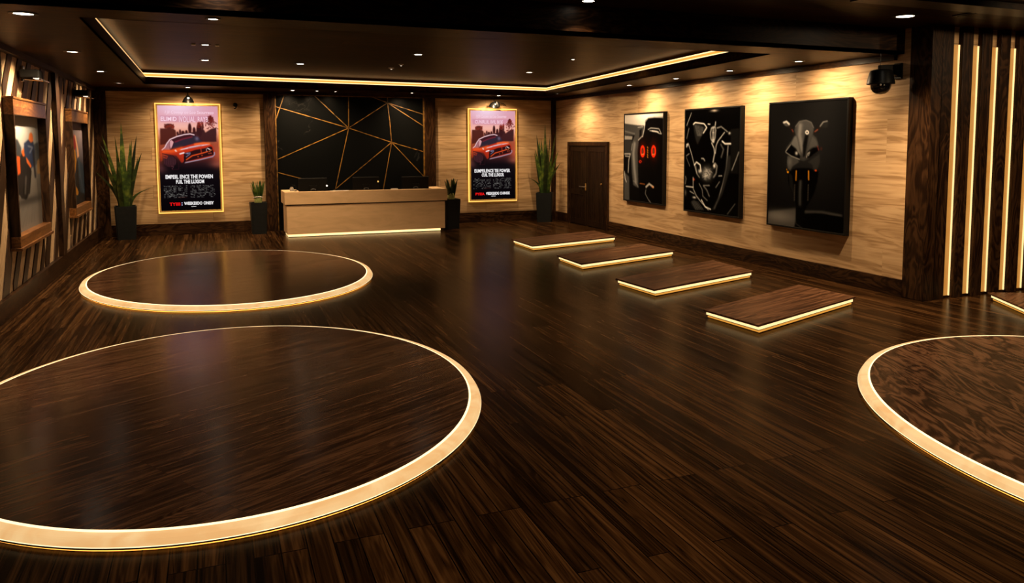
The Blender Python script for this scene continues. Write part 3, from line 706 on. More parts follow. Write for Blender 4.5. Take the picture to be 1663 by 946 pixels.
    # mirrors
    for s, pts, stem in ((0, [(142, 178), (165, 170), (188, 188), (186, 204), (160, 204), (145, 192)], [(186, 208), (208, 230), (216, 258)]), (1, [(390, 205), (410, 175), (440, 168), (444, 180), (438, 212), (405, 215)], [(392, 212), (370, 228), (355, 248)])):
        c.poly(P(pts), (28, 28, 28) if s else (60, 60, 60), 1); c.line(P(stem), .022, (30, 24, 22), 1, 1)
    c.line(P([(145, 180), (165, 174), (184, 190)]), .020, (190, 190, 190), .9); c.line(P([(392, 205), (412, 176), (438, 170)]), .008, (130, 130, 130), .9)
    c.line(P([(205, 226), (214, 240)]), .008, (150, 70, 50), .8); c.line(P([(360, 240), (378, 226)]), .008, (150, 80, 60), .8)
    c.line(P([(380, 335), (388, 360)]), .010, (110, 40, 35), .8); c.blob(*T(405, 352), .018, .016, (50, 30, 28), .9, True)
    c.blob(*T(184, 506), .018, .010, (220, 150, 25), 1, True); c.blob(*T(176, 490), .010, .008, (190, 130, 25), 1, True); c.blob(*T(373, 496), .016, .009, (215, 75, 25), 1, True)
    for x, y in ((186, 582), (395, 520), (380, 600)): c.blob(*T(x, y), .014, .012, (20, 20, 20), 1, True)
    return c
wall_print('framed print of a black racing seat with two red rings, nearest the door', 16.08, 14.345, .81, 2.795, seat_canvas())
wall_print('framed black print of a chrome-lined engine, middle of the right wall', 13.55, 11.72, .77, 2.803, engine_canvas())
wall_print('largest framed print, a dark motorcycle head-on, nearest the slatted wall', 10.955, 9.13, .74, 2.817, bike_canvas())

# ---- two deep frames on the left wall
def rider_canvas():
    c = Canvas(70, 150, (200, 202, 205))
    # drawing coords 293x946 crop; print corners: (22,20) (205,45) (242,830) (75,910)
    def T(x, y):
        v = (y-20)/890.
        for _ in range(6):
            xl = 22+53*v; xr = 205+37*v; u = (x-xl)/(xr-xl); yt = 20+25*u; yb2 = 910-80*u; v = (y-yt)/(yb2-yt)
        return (u, v)
    P = lambda L: [T(*p) for p in L]
    st = [(0, (196, 198, 200)), (.1, (222, 224, 226)), (.3, (172, 178, 184)), (.5, (140, 138, 136)), (.66, (120, 116, 112)), (1, (138, 130, 124))]
    c.a = np.stack([np.interp(c.v, [p for p, _ in st], [q[1][i] for q in st]) for i in range(3)], -1)/255.
    c.poly(P([(25, 60), (45, 60), (62, 120), (50, 190), (90, 200), (110, 260), (115, 400), (55, 440), (35, 200)]), (56, 62, 70), 1, 2); c.poly(P([(180, 240), (210, 220), (222, 360), (180, 420)]), (90, 96, 104), 1, 2)
    c.poly(P([(205, 360), (222, 340), (224, 460), (205, 460)]), (188, 150, 104), 1, 1)
    c.blob(*T(150, 660), .6, .04, (52, 50, 50), .8)
    for i in range(9): c.line(P([(80+i*16, 880-i*10), (130+i*8, 700)]), .03, (96+8*(i % 3),)*3, .5, 1)
    c.blob(*T(78, 560), .22, .085, (24, 24, 26), 1, True, 1); c.line(P([(60, 490), (70, 640)]), .05, (80, 80, 80), .7, 1)
    c.poly(P([(80, 420), (115, 300), (150, 330), (170, 420), (165, 560), (150, 640), (120, 640), (90, 560)]), (30, 28, 30), 1, 1)
    c.poly(P([(88, 320), (105, 330), (110, 450), (92, 470), (84, 400)]), (226, 92, 36), 1, 1); c.poly(P([(112, 290), (124, 260), (134, 320), (122, 330)]), (232, 104, 40), 1, 1)
    c.poly(P([(125, 230), (150, 200), (180, 215), (190, 300), (185, 400), (165, 420), (140, 360), (128, 300)]), (44, 60, 96), 1, 1)
    c.poly(P([(152, 205), (155, 160), (166, 147), (176, 165), (180, 215), (165, 225)]), (236, 124, 62), 1, 1)
    c.poly(P([(138, 330), (150, 350), (172, 400), (165, 415), (142, 370)]), (236, 112, 44), 1); c.line(P([(180, 290), (190, 420), (195, 480)]), .06, (38, 40, 52), 1, 1)
    c.line(P([(150, 250), (175, 260), (160, 300)]), .03, (150, 160, 185), .8, 1)
    c.blob(*T(138, 590), .085, .075, (14, 14, 15), 1, True); c.line(P([(140, 480), (138, 600)]), .05, (105, 100, 98), .7, 1); c.line(P([(168, 440), (160, 600)]), .04, (20, 20, 20), 1)
    c.line(P([(205, 500), (215, 620)]), .02, (90, 88, 86), .8)
    return c
def yellow_canvas():
    c = Canvas(70, 150, (40, 38, 44))
    def T(x, y):
        u0 = (x-55)/110.; v = (y-140)/720.
        for _ in range(6):
            xl = 52+32*v; xr = 160+28*v; u = (x-xl)/(xr-xl); yt = 140+8*u; yb2 = 870-50*u; v = (y-yt)/(yb2-yt)
        return (u, v)
    P = lambda L: [T(*p) for p in L]
    st = [(0, (112, 104, 116)), (.15, (130, 118, 126)), (.4, (92, 86, 96)), (.6, (38, 38, 46)), (1, (18, 18, 20))]
    c.a = np.stack([np.interp(c.v, [p for p, _ in st], [q[1][i] for q in st]) for i in range(3)], -1)/255.
    c.poly(P([(55, 340), (90, 350), (110, 420), (112, 560), (95, 700), (120, 760), (70, 780), (58, 500)]), (30, 34, 32), 1, 2)
    c.line(P([(58, 285), (85, 300), (105, 370), (115, 460), (108, 560), (95, 610), (105, 690), (130, 740)]), .17, (196, 132, 34), 1, 1)
    c.line(P([(64, 310), (90, 330), (108, 400), (112, 500)]), .03, (70, 44, 14), .8, 1); c.line(P([(62, 345), (92, 360), (102, 430)]), .03, (235, 180, 60), .8)
    c.poly(P([(96, 290), (106, 245), (118, 260), (124, 340), (112, 380), (100, 350)]), (150, 34, 36), 1, 1); c.poly(P([(108, 245), (118, 255), (138, 380), (142, 430), (130, 450), (124, 360)]), (226, 170, 132), 1, 1)
    c.poly(P([(135, 440), (165, 500), (185, 600), (190, 760), (150, 740), (140, 600)]), (42, 56, 72), 1, 2); c.line(P([(140, 460), (150, 600), (175, 740)]), .05, (70, 86, 104), .7, 1)
    c.line(P([(128, 480), (132, 640), (138, 720)]), .07, (20, 18, 18), 1, 1); c.blob(*T(110, 800), .14, .035, (60, 58, 58), .8, False)
    return c
def deep_frame(label, F, canvas):
    y0, y1, z0, z1 = F; xf = -2.285; xb = -2.392
    r = thing('box_frame', label, 'picture', (XL, (y0+y1)/2, z0), 'deep framed pictures on the relief wall')
    t = .05
    for nm, q in (('top_board', (y0, y1, z1-.20, z1)), ('bottom_board', (y0, y1, z0, z0+.14))):
        MB().box(XL, xf, q[0], q[1], q[2], q[3], .006).build(nm, M['copper'], r)
    for q in ((y0, y0+t), (y1-t, y1)):
        MB().box(XL, xf, q[0], q[1], z0+.14, z1-.20, .004).build('side_board', M['slatL'], r)
    MB().box(XL, xf+.02, y0-.03, y1+.03, z0-.04, z0, .006).build('ledge', M['copper'], r)
    MB().box(XL, xf+.012, y0-.02, y1+.02, z1, z1+.03, .006).build('cap', M['copper'], r)
    MB().box(XL, xb-.002, y0+t, y1-t, z0+.14, z1-.20).build('back_panel', M['black_matte'], r)
    pl = lambda u, v, h: (xb+h, y0+t+u*(y1-y0-2*t), z1-.20-v*(z1-z0-.34))
    canvas.gain = .85; canvas.mesh('print', pl, M['print_matte'], r)
deep_frame('deep copper frame with an orange and blue motorcycle rider, nearer the camera', F1, rider_canvas())
deep_frame('deep copper frame with a yellow arch picture, nearer the back corner', F2, yellow_canvas())

# ------------------------------------------------------------------ lamps
WL = (1., .70, .40); SPOT = 6.6
def spot(parent, loc, energy, angle=100, blend=.8, aim=(0, 0, -1), col=WL, r=.05):
    l = bpy.data.lights.new('lamp', 'SPOT'); l.energy = energy*SPOT; l.spot_size = math.radians(angle); l.spot_blend = blend; l.color = col; l.shadow_soft_size = r
    o = bpy.data.objects.new('lamp', l); COL.objects.link(o); o.location = loc
    o.rotation_euler = Vector(aim).to_track_quat('-Z', 'Y').to_euler()
    if parent: attach(o, parent)
    return o

def downlight(x, y, z, label, energy, rad=.075, aim=(0, 0, -1), angle=105, lens='lens', blend=.8, group='recessed ceiling downlights', col=WL):
    r = thing('downlight', label, 'downlight', (x, y, z), group)
    MB().lathe([(rad*.80, -.002), (rad*.86, -.010), (rad*1.18, -.008), (rad*1.22, 0), (rad*.8, 0)], (x, y, z), seg=28).build('trim_ring', M['trim'], r, True)
    MB().lathe([(0, -.008), (rad*.5, -.0075), (rad*.80, -.004), (rad*.80, 0), (0, 0)], (x, y, z), seg=28).build('lens', M[lens], r, True)
    if energy: spot(r, (x, y, z-.03), energy, angle, blend, aim, col)
    return r
E = 1.0
soff = [
 (-1.59, 8.88, 'recessed downlight in the left soffit nearest the camera', 62, .105, 'lens'),
 (-1.67, 12.32, 'recessed downlight in the left soffit, second from the camera', 84, .085, 'lens'),
 (-1.70, 15.52, 'recessed downlight in the left soffit, third from the camera', 66, .08, 'lens'),
 (-1.70, 18.42, 'dim recessed downlight in the left soffit by the back corner', 45, .075, 'lens_dim'),
 (.06, 8.54, 'small recessed downlight in the front soffit strip before the tray', 30, .06, 'lens'),
 (-.43, 19.30, 'recessed downlight in the soffit above the left poster', 50, .08, 'lens'),
 (1.80, 19.42, 'recessed downlight above the left side of the marble wall', 40, .075, 'lens'),
 (2.35, 19.42, 'second recessed downlight from the left above the marble wall', 20, .06, 'lens'),
 (2.79, 19.48, 'smallest recessed downlight above the marble wall, third from left', 10, .05, 'lens'),
 (4.60, 19.30, 'recessed downlight above the right side of the marble wall', 40, .06, 'lens'),
 (6.95, 19.55, 'recessed downlight in the soffit above the right poster', 42, .08, 'lens'),
]
for x, y, lab, e, rd, ln in soff: downlight(x, y, ZC, lab, e*E, rd, (-.5 if x < -1.5 else 0, .35 if y > 19 else 0, -1), 135 if y > 18 else 115, ln, 1.)
for x, y, lab, e in ((8.24, 14.91, 'recessed downlight lighting the wall above the racing seat print', 50), (8.20, 13.01, 'recessed downlight lighting the wall above the engine print', 60),
                     (8.16, 11.26, 'recessed downlight lighting the wall right of the engine print', 75), (8.16, 9.55, 'recessed downlight lighting the wall above the motorcycle print', 90)):
    r = downlight(x, y, ZC, lab, 0, .075)
    spot(r, (x, y, ZC-.03), e*.45, 160, 1., (.40, -.05, -1))
downlight(8.02, 18.2, ZC, 'dim recessed downlight in the soffit above the door', 42, .05, (.3, 0, -1), 150, 'lens_dim', 1.)
for x, y, lab, e, rd in ((-.05, 16.01, 'recessed downlight in the ceiling tray at its left end', 40, .085), (1.64, 16.04, 'recessed downlight in the ceiling tray in front of the marble wall', 72, .09),
                         (3.35, 13.56, 'brightest recessed downlight in the middle of the ceiling tray', 74, .085), (6.41, 16.05, 'recessed downlight in the ceiling tray near its right edge', 74, .085), (6.15, 13.25, 'smallest recessed downlight in the right half of the ceiling tray', 66, .05)):
    downlight(x, y, ZT, lab, e*E, rd, (.75 if x > 5 else 0, .1 if x > 5 else .42, -1), 105, blend=1.)
t = downlight(-.03, 13.5, ZT, 'recessed downlight between two small clips in the ceiling tray', 22, .07)
for dx in (-.17, .17): MB().box(-.03+dx-.03, -.03+dx+.03, 13.47, 13.53, ZT-.02, ZT, .004).build('side_clip', M['white'], t)
downlight(7.95, 7.40, ZN, 'recessed downlight in the near ceiling beside the slatted wall', 110, .13)
downlight(3.88, 7.96, ZN, 'recessed downlight at the top edge of the photo, middle of the near ceiling', 38, .085)
o = spot(None, (.10, 7.98, ZN-.03), 3, 120, 1., (0, .3, -1), (1, .85, .68)); o.name = 'ceiling_lamp'; o.data.name = 'ceiling_lamp'
for x, y, z, lab, rd in ((3.46, 15.39, ZT, 'tiny flat white ceiling sensor in the tray', .05), (3.44, 16.2, ZT, 'tiny domed white ceiling sensor in the tray behind the flat one', .06)):
    s_ = thing('ceiling_sensor', lab, 'sensor', (x, y, z))
    MB().lathe([(0, -.03), (rd*.5, -.03), (rd*.7, -.012), (rd, -.010), (rd, 0), (0, 0)], (x, y, z), seg=20).build('housing', M['white'], s_, True)
    MB().lathe([(0, -.038), (rd*.3, -.034), (rd*.3, -.029), (0, -.029)], (x, y, z), seg=14).build('eye', M['lens_dim'], s_, True)
# added fill lamps, unseen, behind and beside the camera, to light the near floor
for x, y, e in ((.9, 3.6, 38), (4.6, 4.0, 60), (8.6, 4.2, 18), (2.2, .6, 30)):
    o = spot(None, (x, y, ZN-.03), e, 110, .9)
    o.name = 'ceiling_lamp'; o.data.name = 'ceiling_lamp'
for x in (9.6, 11.6):  # two more added lamps, unseen, aimed at the slatted wall to lighten the slats
    o = spot(None, (x, 4.6, ZN-.03), 34, 120, 1., (.1, 1, -.55)); o.name = 'ceiling_lamp'; o.data.name = 'ceiling_lamp'

# bell picture lamps above the two posters
def bell_lamp(x, label, tilt, arm):
    y = 19.96; z = 3.10; r = thing('picture_lamp', label, 'lamp', (x, y, ZC), 'lamps above the posters')
    MB().lathe([(0, 0), (.045, 0), (.045, -.02), (0, -.025)], (x, y, ZC)).build('ceiling_mount', M['black'], r, True)
    MB().tube([(x, y, ZC-.02), (x, y, z+.09)], .010).build('stem', M['black'], r)
    ax = Vector((tilt, .15, -1)).normalized()
    MB().lathe([(0, -.02), (.03, -.015), (.045, .01), (.075, .035), (.105, .08), (.125, .14), (.118, .14), (.10, .085), (.06, .04), (0, .03)], (x, y, z+.10), ax, 28).build('shade', M['black'], r, True)
    MB().lathe([(0, -.03), (.025, -.02), (.035, 0), (.025, .02), (0, .03)], Vector((x, y, z+.10))+ax*.085, ax, 16).build('bulb', M['lens'], r, True)
    MB().lathe([(0, 0), (.02, 0), (.02, .012), (0, .012)], (x+.01, y-.088, z+.05), (0, -1, .2), 14).build('badge', M['steel'], r, True)
    if arm:
        MB().tube([(x+.06, y+.05, z+.08), (x+.20, y+.10, z+.09), (x+.32, y+.14, z+.075), (x+.40, YB-.06, z+.03)], [.016, .014, .012, .008]).build('side_arm', M['black'], r, True)
        MB().lathe([(0, 0), (.07, 0), (.085, .06), (.05, .15), (0, .16)], (x+.10, y, z-.02), (-.25, 0, 1), 20).build('second_shade', M['black'], r, True)
    spot(r, Vector((x, y, z+.10))+ax*.12, 1.6, 150, .6, (tilt, .55, -1), (1, .68, .32), .03)
bell_lamp(-.45, 'black bell lamp hanging above the left poster', 0, False)
bell_lamp(6.96, 'black double lamp with a curved side arm above the right poster', -.18, True)
# chrome-armed lamps above the left wall pictures
def rail_lamp(y, label):
    x = XL+.30; z = 3.0; r = thing('wall_lamp', label, 'lamp', (XL, y, z), 'lamps above the left wall pictures')
    MB().box(XL, XL+.05, y+.06, y+.16, z-.02, z+.20, .006).build('wall_plate', M['chrome'], r)
    MB().tube([(XL+.04, y+.11, z+.02), (x, y+.11, z+.0), (x+.02, y-.14, z-.01)], .013).build('arm', M['chrome'], r, True)
    MB().box(XL+.05, x-.02, y-.22, y+.08, z+.02, z+.13, .015).build('head', M['black_matte'], r)
    MB().box(x-.10, x-.03, y-.18, y+.04, z+.012, z+.022).build('diffuser', M['lens_dim'], r)
    MB().tube([(x+.0, y-.30, z+.0), (x+.02, y+.20, z-.01)], .012).build('front_bar', M['chrome'], r, True)
    spot(r, (x+.12, y-.1, z-.02), 2.6, 120, .8, (-.42, .1, -1), (1, .70, .40), .05)
rail_lamp(12.85, 'chrome and black lamp above the motorcycle rider picture'); rail_lamp(17.45, 'chrome and black lamp above the yellow arch picture')

# ------------------------------------------------------------------ round display platforms
def disc(label, cx, cy, ax, ay, rot, mat):
    r = thing('round_platform', label, 'platform', (cx, cy, 0), 'round lit display platforms'); seg = 160
    def loop(k, z):      # ellipse offset inwards by k metres
        return [(cx+(ax-k)*math.cos(t)*math.cos(rot)-(ay-k)*math.sin(t)*math.sin(rot), cy+(ax-k)*math.cos(t)*math.sin(rot)+(ay-k)*math.sin(t)*math.cos(rot), z) for t in (2*PI*i/seg for i in range(seg))]
    def band(loops, nm, m, cap=False):
        b = MB(); R = [[b.bm.verts.new(p) for p in L] for L in loops]
        for A_, B_ in zip(R, R[1:]):
            for i in range(seg): b.bm.faces.new((A_[i], A_[(i+1) % seg], B_[(i+1) % seg], B_[i]))
        if cap: b.bm.faces.new(R[-1]); b.bm.faces.new(R[0][::-1])
        o = b.build(nm, m, r); return o
    band([loop(.03, 0), loop(.03, .012)], 'plinth', M['black_matte'], True)
    band([loop(.016, .003), loop(.016, .018)], 'underglow', M['under'])
    band([loop(.03, .018), loop(-.003, .018), loop(-.003, .024), loop(.0, .026)], 'base_edge', M['black'])
    band([loop(.0, .026), loop(.002, .030)], 'rim_line', M['led_rim'])
    band([loop(.002, .030), loop(.020, .060), loop(.030, .066), loop(.085, .072)], 'light_ring', M['ring'])
    band([loop(.085, .072), loop(.090, .078), loop(.100, .078)], 'rim_line', M['led_rim'])
    band([loop(.105, .012), loop(.100, .074), loop(.104, .079)], 'top', mat, True)
disc('largest round walnut platform with a glowing ring, left foreground', .06, 6.95, 2.06, 2.52, 0, M['top_a'])
disc('round walnut platform with a glowing ring in front of the left poster and desk', .26, 13.45, 2.13, 2.80, .08, M['top_b'])
disc('round walnut platform with a glowing ring cut off by the right edge', 6.75, 3.35, 2.31, 2.735, -.29, M['top_c'])

# ------------------------------------------------------------------ rectangular platforms
def slab(label, q):
    c = sum((Vector(p) for p in q), Vector((0, 0)))/4
    r = thing('rectangular_platform', label, 'platform', (c.x, c.y, 0), 'rectangular lit platforms along the right wall')
    def off(d): return [Vector(p)+(c-Vector(p)).normalized()*d*1.5 for p in q]
    def lay(d, z0, z1, nm, m, bev=0):
        P_ = off(d); MB().hexa([(*p, z0) for p in P_]+[(*p, z1) for p in P_], bev).build(nm, m, r)
    lay(.07, 0, .030, 'plinth', M['black_matte'])
    lay(.045, .012, .040, 'lower_diffuser', M['plat_soft'])
    lay(.025, .040, .046, 'divider', M['black'])
    lay(.03, .046, .090, 'led_strip', M['plat_led'])
    lay(.0, .090, .112, 'top', M['slab'], .003)
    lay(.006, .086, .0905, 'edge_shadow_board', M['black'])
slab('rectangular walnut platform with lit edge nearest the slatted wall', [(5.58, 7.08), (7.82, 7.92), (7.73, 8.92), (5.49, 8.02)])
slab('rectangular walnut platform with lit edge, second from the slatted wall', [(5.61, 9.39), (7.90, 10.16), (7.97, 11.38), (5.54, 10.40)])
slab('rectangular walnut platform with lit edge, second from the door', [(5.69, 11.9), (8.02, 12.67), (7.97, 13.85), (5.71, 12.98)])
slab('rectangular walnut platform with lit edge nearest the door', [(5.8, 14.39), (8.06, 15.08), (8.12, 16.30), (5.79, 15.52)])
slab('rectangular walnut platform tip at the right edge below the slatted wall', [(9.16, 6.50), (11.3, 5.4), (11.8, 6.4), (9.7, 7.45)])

# ------------------------------------------------------------------ reception desk and what is on it
dx0, dx1, dy0, dy1 = 1.497, 5.235, 18.56, 19.50
d = thing('reception_desk', 'long pale wood reception desk with a light strip under its front', 'desk', ((dx0+dx1)/2, dy0, 0))
MB().box(dx0+.03, dx1-.03, dy0+.03, dy1-.02, .065, .72, .004).build('front_panel', M['maple_desk'], d)
MB().box(dx0+.04, dx1-.03, dy0+.05, dy1-.03, .72, .745).build('shadow_gap', M['black'], d)
o = MB()
o.box(dx0-.015, dx1+.015, dy0-.02, dy0+.14, .745, 1.03, .006); o.box(dx0-.015, dx0+.33, dy0+.14, dy1, .745, 1.03, .004); o.box(dx1-.30, dx1+.015, dy0+.14, dy1, .745, 1.03, .004)
o.build('counter', M['maple_desk'], d)
MB().box(dx0+.33, dx1-.30, dy0+.14, dy1, .72, .75).build('worktop', M['dark_x'], d)
MB().box(dx0+.05, dx1-.14, dy0+.055, dy0+.07, .012, .060).build('led_strip', M['desk_led'], d)
MB().box(dx0+.06, dx0+.07, dy0+.07, dy1-.1, .012, .060).build('led_strip', M['desk_led'], d)
MB().box(dx0+.07, dx1-.12, dy0+.07, dy1-.1, 0, .066).build('plinth', M['black_matte'], d)
def monitor(x0, x1, z1, label, ind):
    yc = 18.97; cx = (x0+x1)/2; r = thing('monitor', label, 'monitor', (cx, yc, .75), 'monitors on the reception desk')
    MB().box(x0, x1, yc, yc+.035, .96, z1-.018, .006).build('shell', M['monitor'], r)
    MB().box(x0, x1, yc-.002, yc+.035, z1-.020, z1, .004).build('top_edge', M['monitor_top'], r)
    MB().box(x0+.01, x1-.01, yc+.035, yc+.038, .97, z1-.03).build('screen', M['screen'], r)
    MB().box(cx-.09, cx+.09, yc-.022, yc, 1.00, 1.15, .01).build('back_cover', M['monitor'], r)
    MB().tube([(cx-.055, yc-.024, 1.035), (cx-.045, yc-.024, 1.06), (cx, yc-.024, 1.07), (cx+.045, yc-.024, 1.06), (cx+.055, yc-.024, 1.035)], .008, 8).build('emblem', M['grey'], r, True)
    MB().hexa([(cx-.035, yc-.03, .765), (cx+.035, yc-.03, .765), (cx+.035, yc-.012, .765), (cx-.035, yc-.012, .765), (cx-.03, yc-.03, 1.04), (cx+.03, yc-.03, 1.04), (cx+.03, yc-.012, 1.04), (cx-.03, yc-.012, 1.04)]).build('stand', M['monitor'], r)
    MB().box(cx-.12, cx+.12, yc-.10, yc+.08, .752, .768, .004).build('foot', M['monitor'], r)
    if ind: MB().lathe([(0, -.022), (.017, -.012), (.02, 0), (.017, .012), (0, .022)], (x1-.006 if ind == 'ind_white' else x1-.02, yc-.006, 1.135 if ind == 'ind_white' else 1.21), seg=12).build('indicator_light', M[ind], r, True)
monitor(1.84, 2.475, 1.32, 'black monitor seen from behind at the left of the desk', 'ind_white')
monitor(3.07, 3.685, 1.325, 'black monitor seen from behind at the middle of the desk', 'ind_amber')
monitor(4.24, 4.91, 1.315, 'black monitor seen from behind at the right of the desk', None)
j = thing('glass_jar', 'small glass jar on the left end of the desk', 'jar', (1.68, 18.95, 1.03))
MB().lathe([(0, 0), (.04, 0), (.045, .01), (.045, .06), (.035, .075), (.032, .09), (.026, .09), (.026, .01), (0, .008)], (1.68, 18.95, 1.03)).build('jar_body', M['glass'], j, True)
MB().lathe([(0, .088), (.036, .088), (.036, .10), (0, .104)], (1.68, 18.95, 1.03)).build('lid', M['chrome'], j, True)
MB().lathe([(0, .012), (.026, .012), (.026, .05), (0, .052)], (1.68, 18.95, 1.03)).build('contents', M['white'], j, True)
p = thing('desk_puck', 'small black round puck beside the glass jar on the desk', 'puck', (1.755, 18.88, 1.03))
MB().lathe([(0, 0), (.035, 0), (.037, .010), (.03, .018), (0, .018)], (1.755, 18.88, 1.03)).build('body', M['black'], p, True)
MB().lathe([(0, .018), (.012, .018), (.012, .024), (0, .024)], (1.755, 18.88, 1.03)).build('button', M['grey'], p, True)
p = thing('note_pad', 'pale note pad lying on the desk ledge left of the right monitor', 'note pad', (4.0, 18.64, 1.03))
MB().box(3.90, 4.06, 18.575, 18.675, 1.03, 1.052, .002).build('pages', M['paper'], p); MB().box(3.90, 4.06, 18.655, 18.677, 1.03, 1.055, .001).build('binding', M['grey'], p)
p = tag(MB().box(2.50, 2.92, 18.57, 18.69, 1.03, 1.034, .001).build('paper_sheet', M['paper']), 'pale paper sheet on the desk ledge right of the left monitor', 'paper')

# ------------------------------------------------------------------ plants
def pot(name, label, cx, cy, wt, wb_, h, rot, leaves, grp, small=False):
    r = thing(name, label, 'plant', (cx, cy, 0), grp); cs, sn = math.cos(rot), math.sin(rot)
    def sq(w, z): return [(cx+(x*cs-y*sn)*w/2, cy+(x*sn+y*cs)*w/2, z) for x, y in ((-1, -1), (1, -1), (1, 1), (-1, 1))]
    b = MB(); L = [sq(wb_, 0), sq(wt, h), sq(wt-.05, h), sq(wt-.06, h-.05)]; R = [[b.bm.verts.new(p) for p in l] for l in L]
    for A_, B_ in zip(R, R[1:]):
        for i in range(4): b.bm.faces.new((A_[i], A_[(i+1) % 4], B_[(i+1) % 4], B_[i]))
    b.bm.faces.new(R[0][::-1]); bmesh.ops.bevel(b.bm, geom=[e for e in b.bm.edges if abs(e.verts[0].co.z-e.verts[1].co.z) > .2], offset=.02, segments=3, affect='EDGES')
    b.build('planter', M['pot'], r, True)
    b = MB(); b.hexa(sq(wt-.062, h-.07)+sq(wt-.052, h-.03)); b.build('soil', M['soil'], r)
    for dxl, dzl, dyl, wd, curve, base in leaves:
        n = 12; b = MB(); rows = []
        p0 = Vector((cx+base[0], cy+base[1], h-.04))
        for i in range(n+1):
            t = i/n
            p = p0+Vector((dxl*(t**curve), dyl*(t**curve), dzl*(t if curve < 2.2 else t-.25*max(0, t-.6)**1.2)))
            w = wd*(.80+.95*t-1.0*t*t)*(1-t**2.8)**.85 if i < n else .001
            dv = Vector((dyl*.6+.0, -1.0, 0)); side = Vector((1, .25*math.sin(dxl*9), 0)).normalized()
            if abs(dxl) > .0: side = Vector((math.cos(base[2]), math.sin(base[2]), 0))
            nrm = side.cross(Vector((dxl, dyl, dzl)).normalized())
            rows.append([b.bm.verts.new(p-side*w/2+nrm*w*.12), b.bm.verts.new(p-nrm*w*.10), b.bm.verts.new(p+side*w/2+nrm*w*.12), b.bm.verts.new(p+nrm*w*.16)])
        for A_, B_ in zip(rows, rows[1:]):
            for i in range(4): b.bm.faces.new((A_[i], A_[(i+1) % 4], B_[(i+1) % 4], B_[i]))
        b.bm.faces.new(rows[0][::-1]); b.bm.faces.new(rows[-1]); b.build('leaf', M['leaf'], r, True)
    return r
def tall(sg, kx=1.):
    L = [(-.02, 1.88, 0, .13, 1, (0, 0, 0)), (.10, 1.45, .05, .12, 1.2, (.06, .05, .4)), (-.10, 1.35, .03, .12, 1.1, (-.05, .05, -.3)), (.27, 1.60, 0, .10, 1.3, (.07, 0, .3)), (-.40, 1.62, .02, .10, 1.4, (-.08, 0, -.2)),
         (.18, 1.50, -.08, .10, 1.2, (.05, -.06, .2)), (-.13, 1.58, -.05, .09, 1.2, (-.03, -.05, -.5)), (.36, 1.22, -.04, .10, 1.6, (.09, -.03, .1)), (-.46, 1.18, -.05, .10, 1.6, (-.09, -.03, -.1)), (.02, 1.15, -.10, .13, 1, (.02, -.08, .1)),
         (-.50, .84, -.02, .09, 1.8, (-.09, .03, 0)), (.52, .50, -.05, .08, 2.4, (.10, 0, 0)), (.26, 1.12, .08, .09, 1.4, (.08, .06, .6)), (-.44, 1.36, .05, .07, 1.7, (-.07, .05, .3)), (-.06, .95, -.11, .12, 1, (-.05, -.09, -.2))]
    return [(a*sg*kx*(1 if b_ < 1. else .8), b_, c, d_*.98, e, (f[0]*sg, f[1], f[2]*sg)) for a, b_, c, d_, e, f in L]
pot('potted_snake_plant', 'tall snake plant in a dark square planter left of the left poster', -1.80, 19.72, .44, .37, .74, .12, tall(1), 'tall snake plants')
pot('potted_snake_plant', 'tall snake plant in a dark square planter left of the door', 8.31, 19.70, .44, .38, .79, -.5, tall(-1, .78), 'tall snake plants')
def short():
    L = []
    for i in range(17):
        a = 2*PI*i/17*3.1; s_ = .02+.17*((i*7) % 17)/17
        L.append((math.cos(a)*s_*1.05, .56-.9*s_*s_*6*.35, math.sin(a)*s_*.7, .085, 1.3, (math.cos(a)*.045, math.sin(a)*.04, a*.3)))
    return L
def small_plant(x, y, lab, stones):
    r = pot('potted_agave', lab, x, y, .37, .31, .74, .06, short(), 'small agaves beside the desk')
    MB().lathe([(0, .68), (.055, .69), (.085, .74), (.09, .82), (.07, .88), (.03, .90), (0, .90)], (x, y, 0), seg=18).build('leaf_base', M['bulb'], r, True)
    if stones:
        b = MB()
        for i in range(9):
            a = -PI*.05-PI*.9*i/8; b.lathe([(0, -.02), (.018, -.012), (.024, 0), (.018, .012), (0, .02)], (x+.088*math.cos(a), y+.088*math.sin(a), .85+.02*math.sin(-a)), seg=8)
        b.build('pebble_ring', M['stone'], r, True)
small_plant(.985, 19.72, 'small agave in a dark square planter left of the desk', True)
small_plant(5.50, 19.05, 'small agave in a dark square planter right of the desk', False)

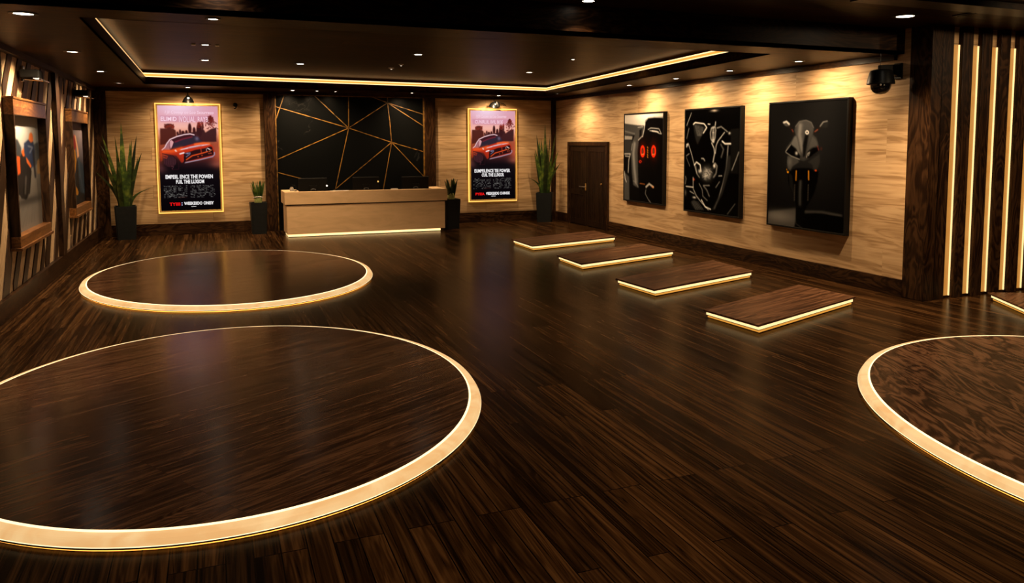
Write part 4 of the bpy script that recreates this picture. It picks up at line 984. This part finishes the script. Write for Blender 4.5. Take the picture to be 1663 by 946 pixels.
# ------------------------------------------------------------------ dome camera and wall hook
y0, z0 = 8.30, 3.16
r = thing('dome_camera', 'black dome security camera on a wall arm above the motorcycle print', 'security camera', (XR, y0, z0))
MB().box(XR-.03, XR, y0-.07, y0+.07, 3.02, 3.24, .008).build('mount_plate', M['black'], r)
MB().hexa([(XR-.36, y0-.035, 3.135), (XR-.03, y0-.045, 3.05), (XR-.03, y0+.045, 3.05), (XR-.36, y0+.035, 3.135), (XR-.36, y0-.035, 3.20), (XR-.03, y0-.045, 3.225), (XR-.03, y0+.045, 3.225), (XR-.36, y0+.035, 3.20)], .006).build('arm', M['black'], r)
cx = XR-.33
MB().lathe([(0, .13), (.03, .13), (.03, .06), (0, .06)], (cx, y0, 3.07), seg=18).build('neck', M['black'], r, True)
MB().lathe([(0, .07), (.10, .07), (.14, .055), (.155, .02), (.185, -.12), (.180, -.13), (.0, -.13)], (cx, y0, 3.07), seg=36).build('housing', M['black'], r, True)
MB().lathe([(.135, 0), (.134, -.02), (.125, -.06), (.10, -.10), (.06, -.128), (0, -.138)], (cx, y0, 2.94), seg=30).build('dome', M['screen'], r, True)
for dy in (-.03, .03): MB().lathe([(0, 0), (.014, 0), (.010, .01), (0, .012)], (cx-.09+dy, y0-.115, 2.925), (-.5, -.9, .05), 10).build('camera_lens', M['steel'], r, True)
MB().tube([(cx-.02, y0, 3.19), (cx-.02, y0, ZC)], .005, 6).build('cable', M['black'], r)
MB().tube([(cx+.18, y0-.02, 3.10), (cx+.2, y0-.04, 3.05), (cx+.17, y0-.02, 3.02)], .008, 6).build('cable_loop', M['brass'], r, True)
h = thing('wall_hook', 'small black hook on the back wall right of the left poster', 'hook', (.56, YB, 3.0))
MB().lathe([(0, 0), (.045, 0), (.05, .02), (.03, .035), (0, .04)], (.56, YB, 3.03), (0, -1, 0), 18).build('rose', M['black'], h, True)
MB().tube([(.56, YB-.03, 3.03), (.58, YB-.06, 2.99), (.57, YB-.07, 2.95), (.53, YB-.06, 2.94)], .013).build('hook', M['black'], h, True)

# ------------------------------------------------------------------ world, camera, view
w = bpy.data.worlds.new('World'); S.world = w; w.use_nodes = True
w.node_tree.nodes['Background'].inputs[0].default_value = (.01, .007, .005, 1)
cam = bpy.data.cameras.new('Camera'); co = bpy.data.objects.new('Camera', cam); COL.objects.link(co)
co.location = (0, 0, 2.15); co.rotation_euler = (math.radians(90-4.884), 0, math.radians(-22.797))
cam.sensor_width = 36; cam.lens = 1281.25/1663*36
cam.shift_x = -(882.9-831.5)/1663; cam.shift_y = -(473-340.16)/1663
cam.clip_start = .05; S.camera = co
S.view_settings.view_transform = 'Standard'; S.view_settings.look = 'None'
S.view_settings.exposure = 0; S.view_settings.gamma = 1; S.view_settings.use_curve_mapping = False
S.cycles.use_denoising = True; S.cycles.max_bounces = 6; S.cycles.sample_clamp_indirect = 4
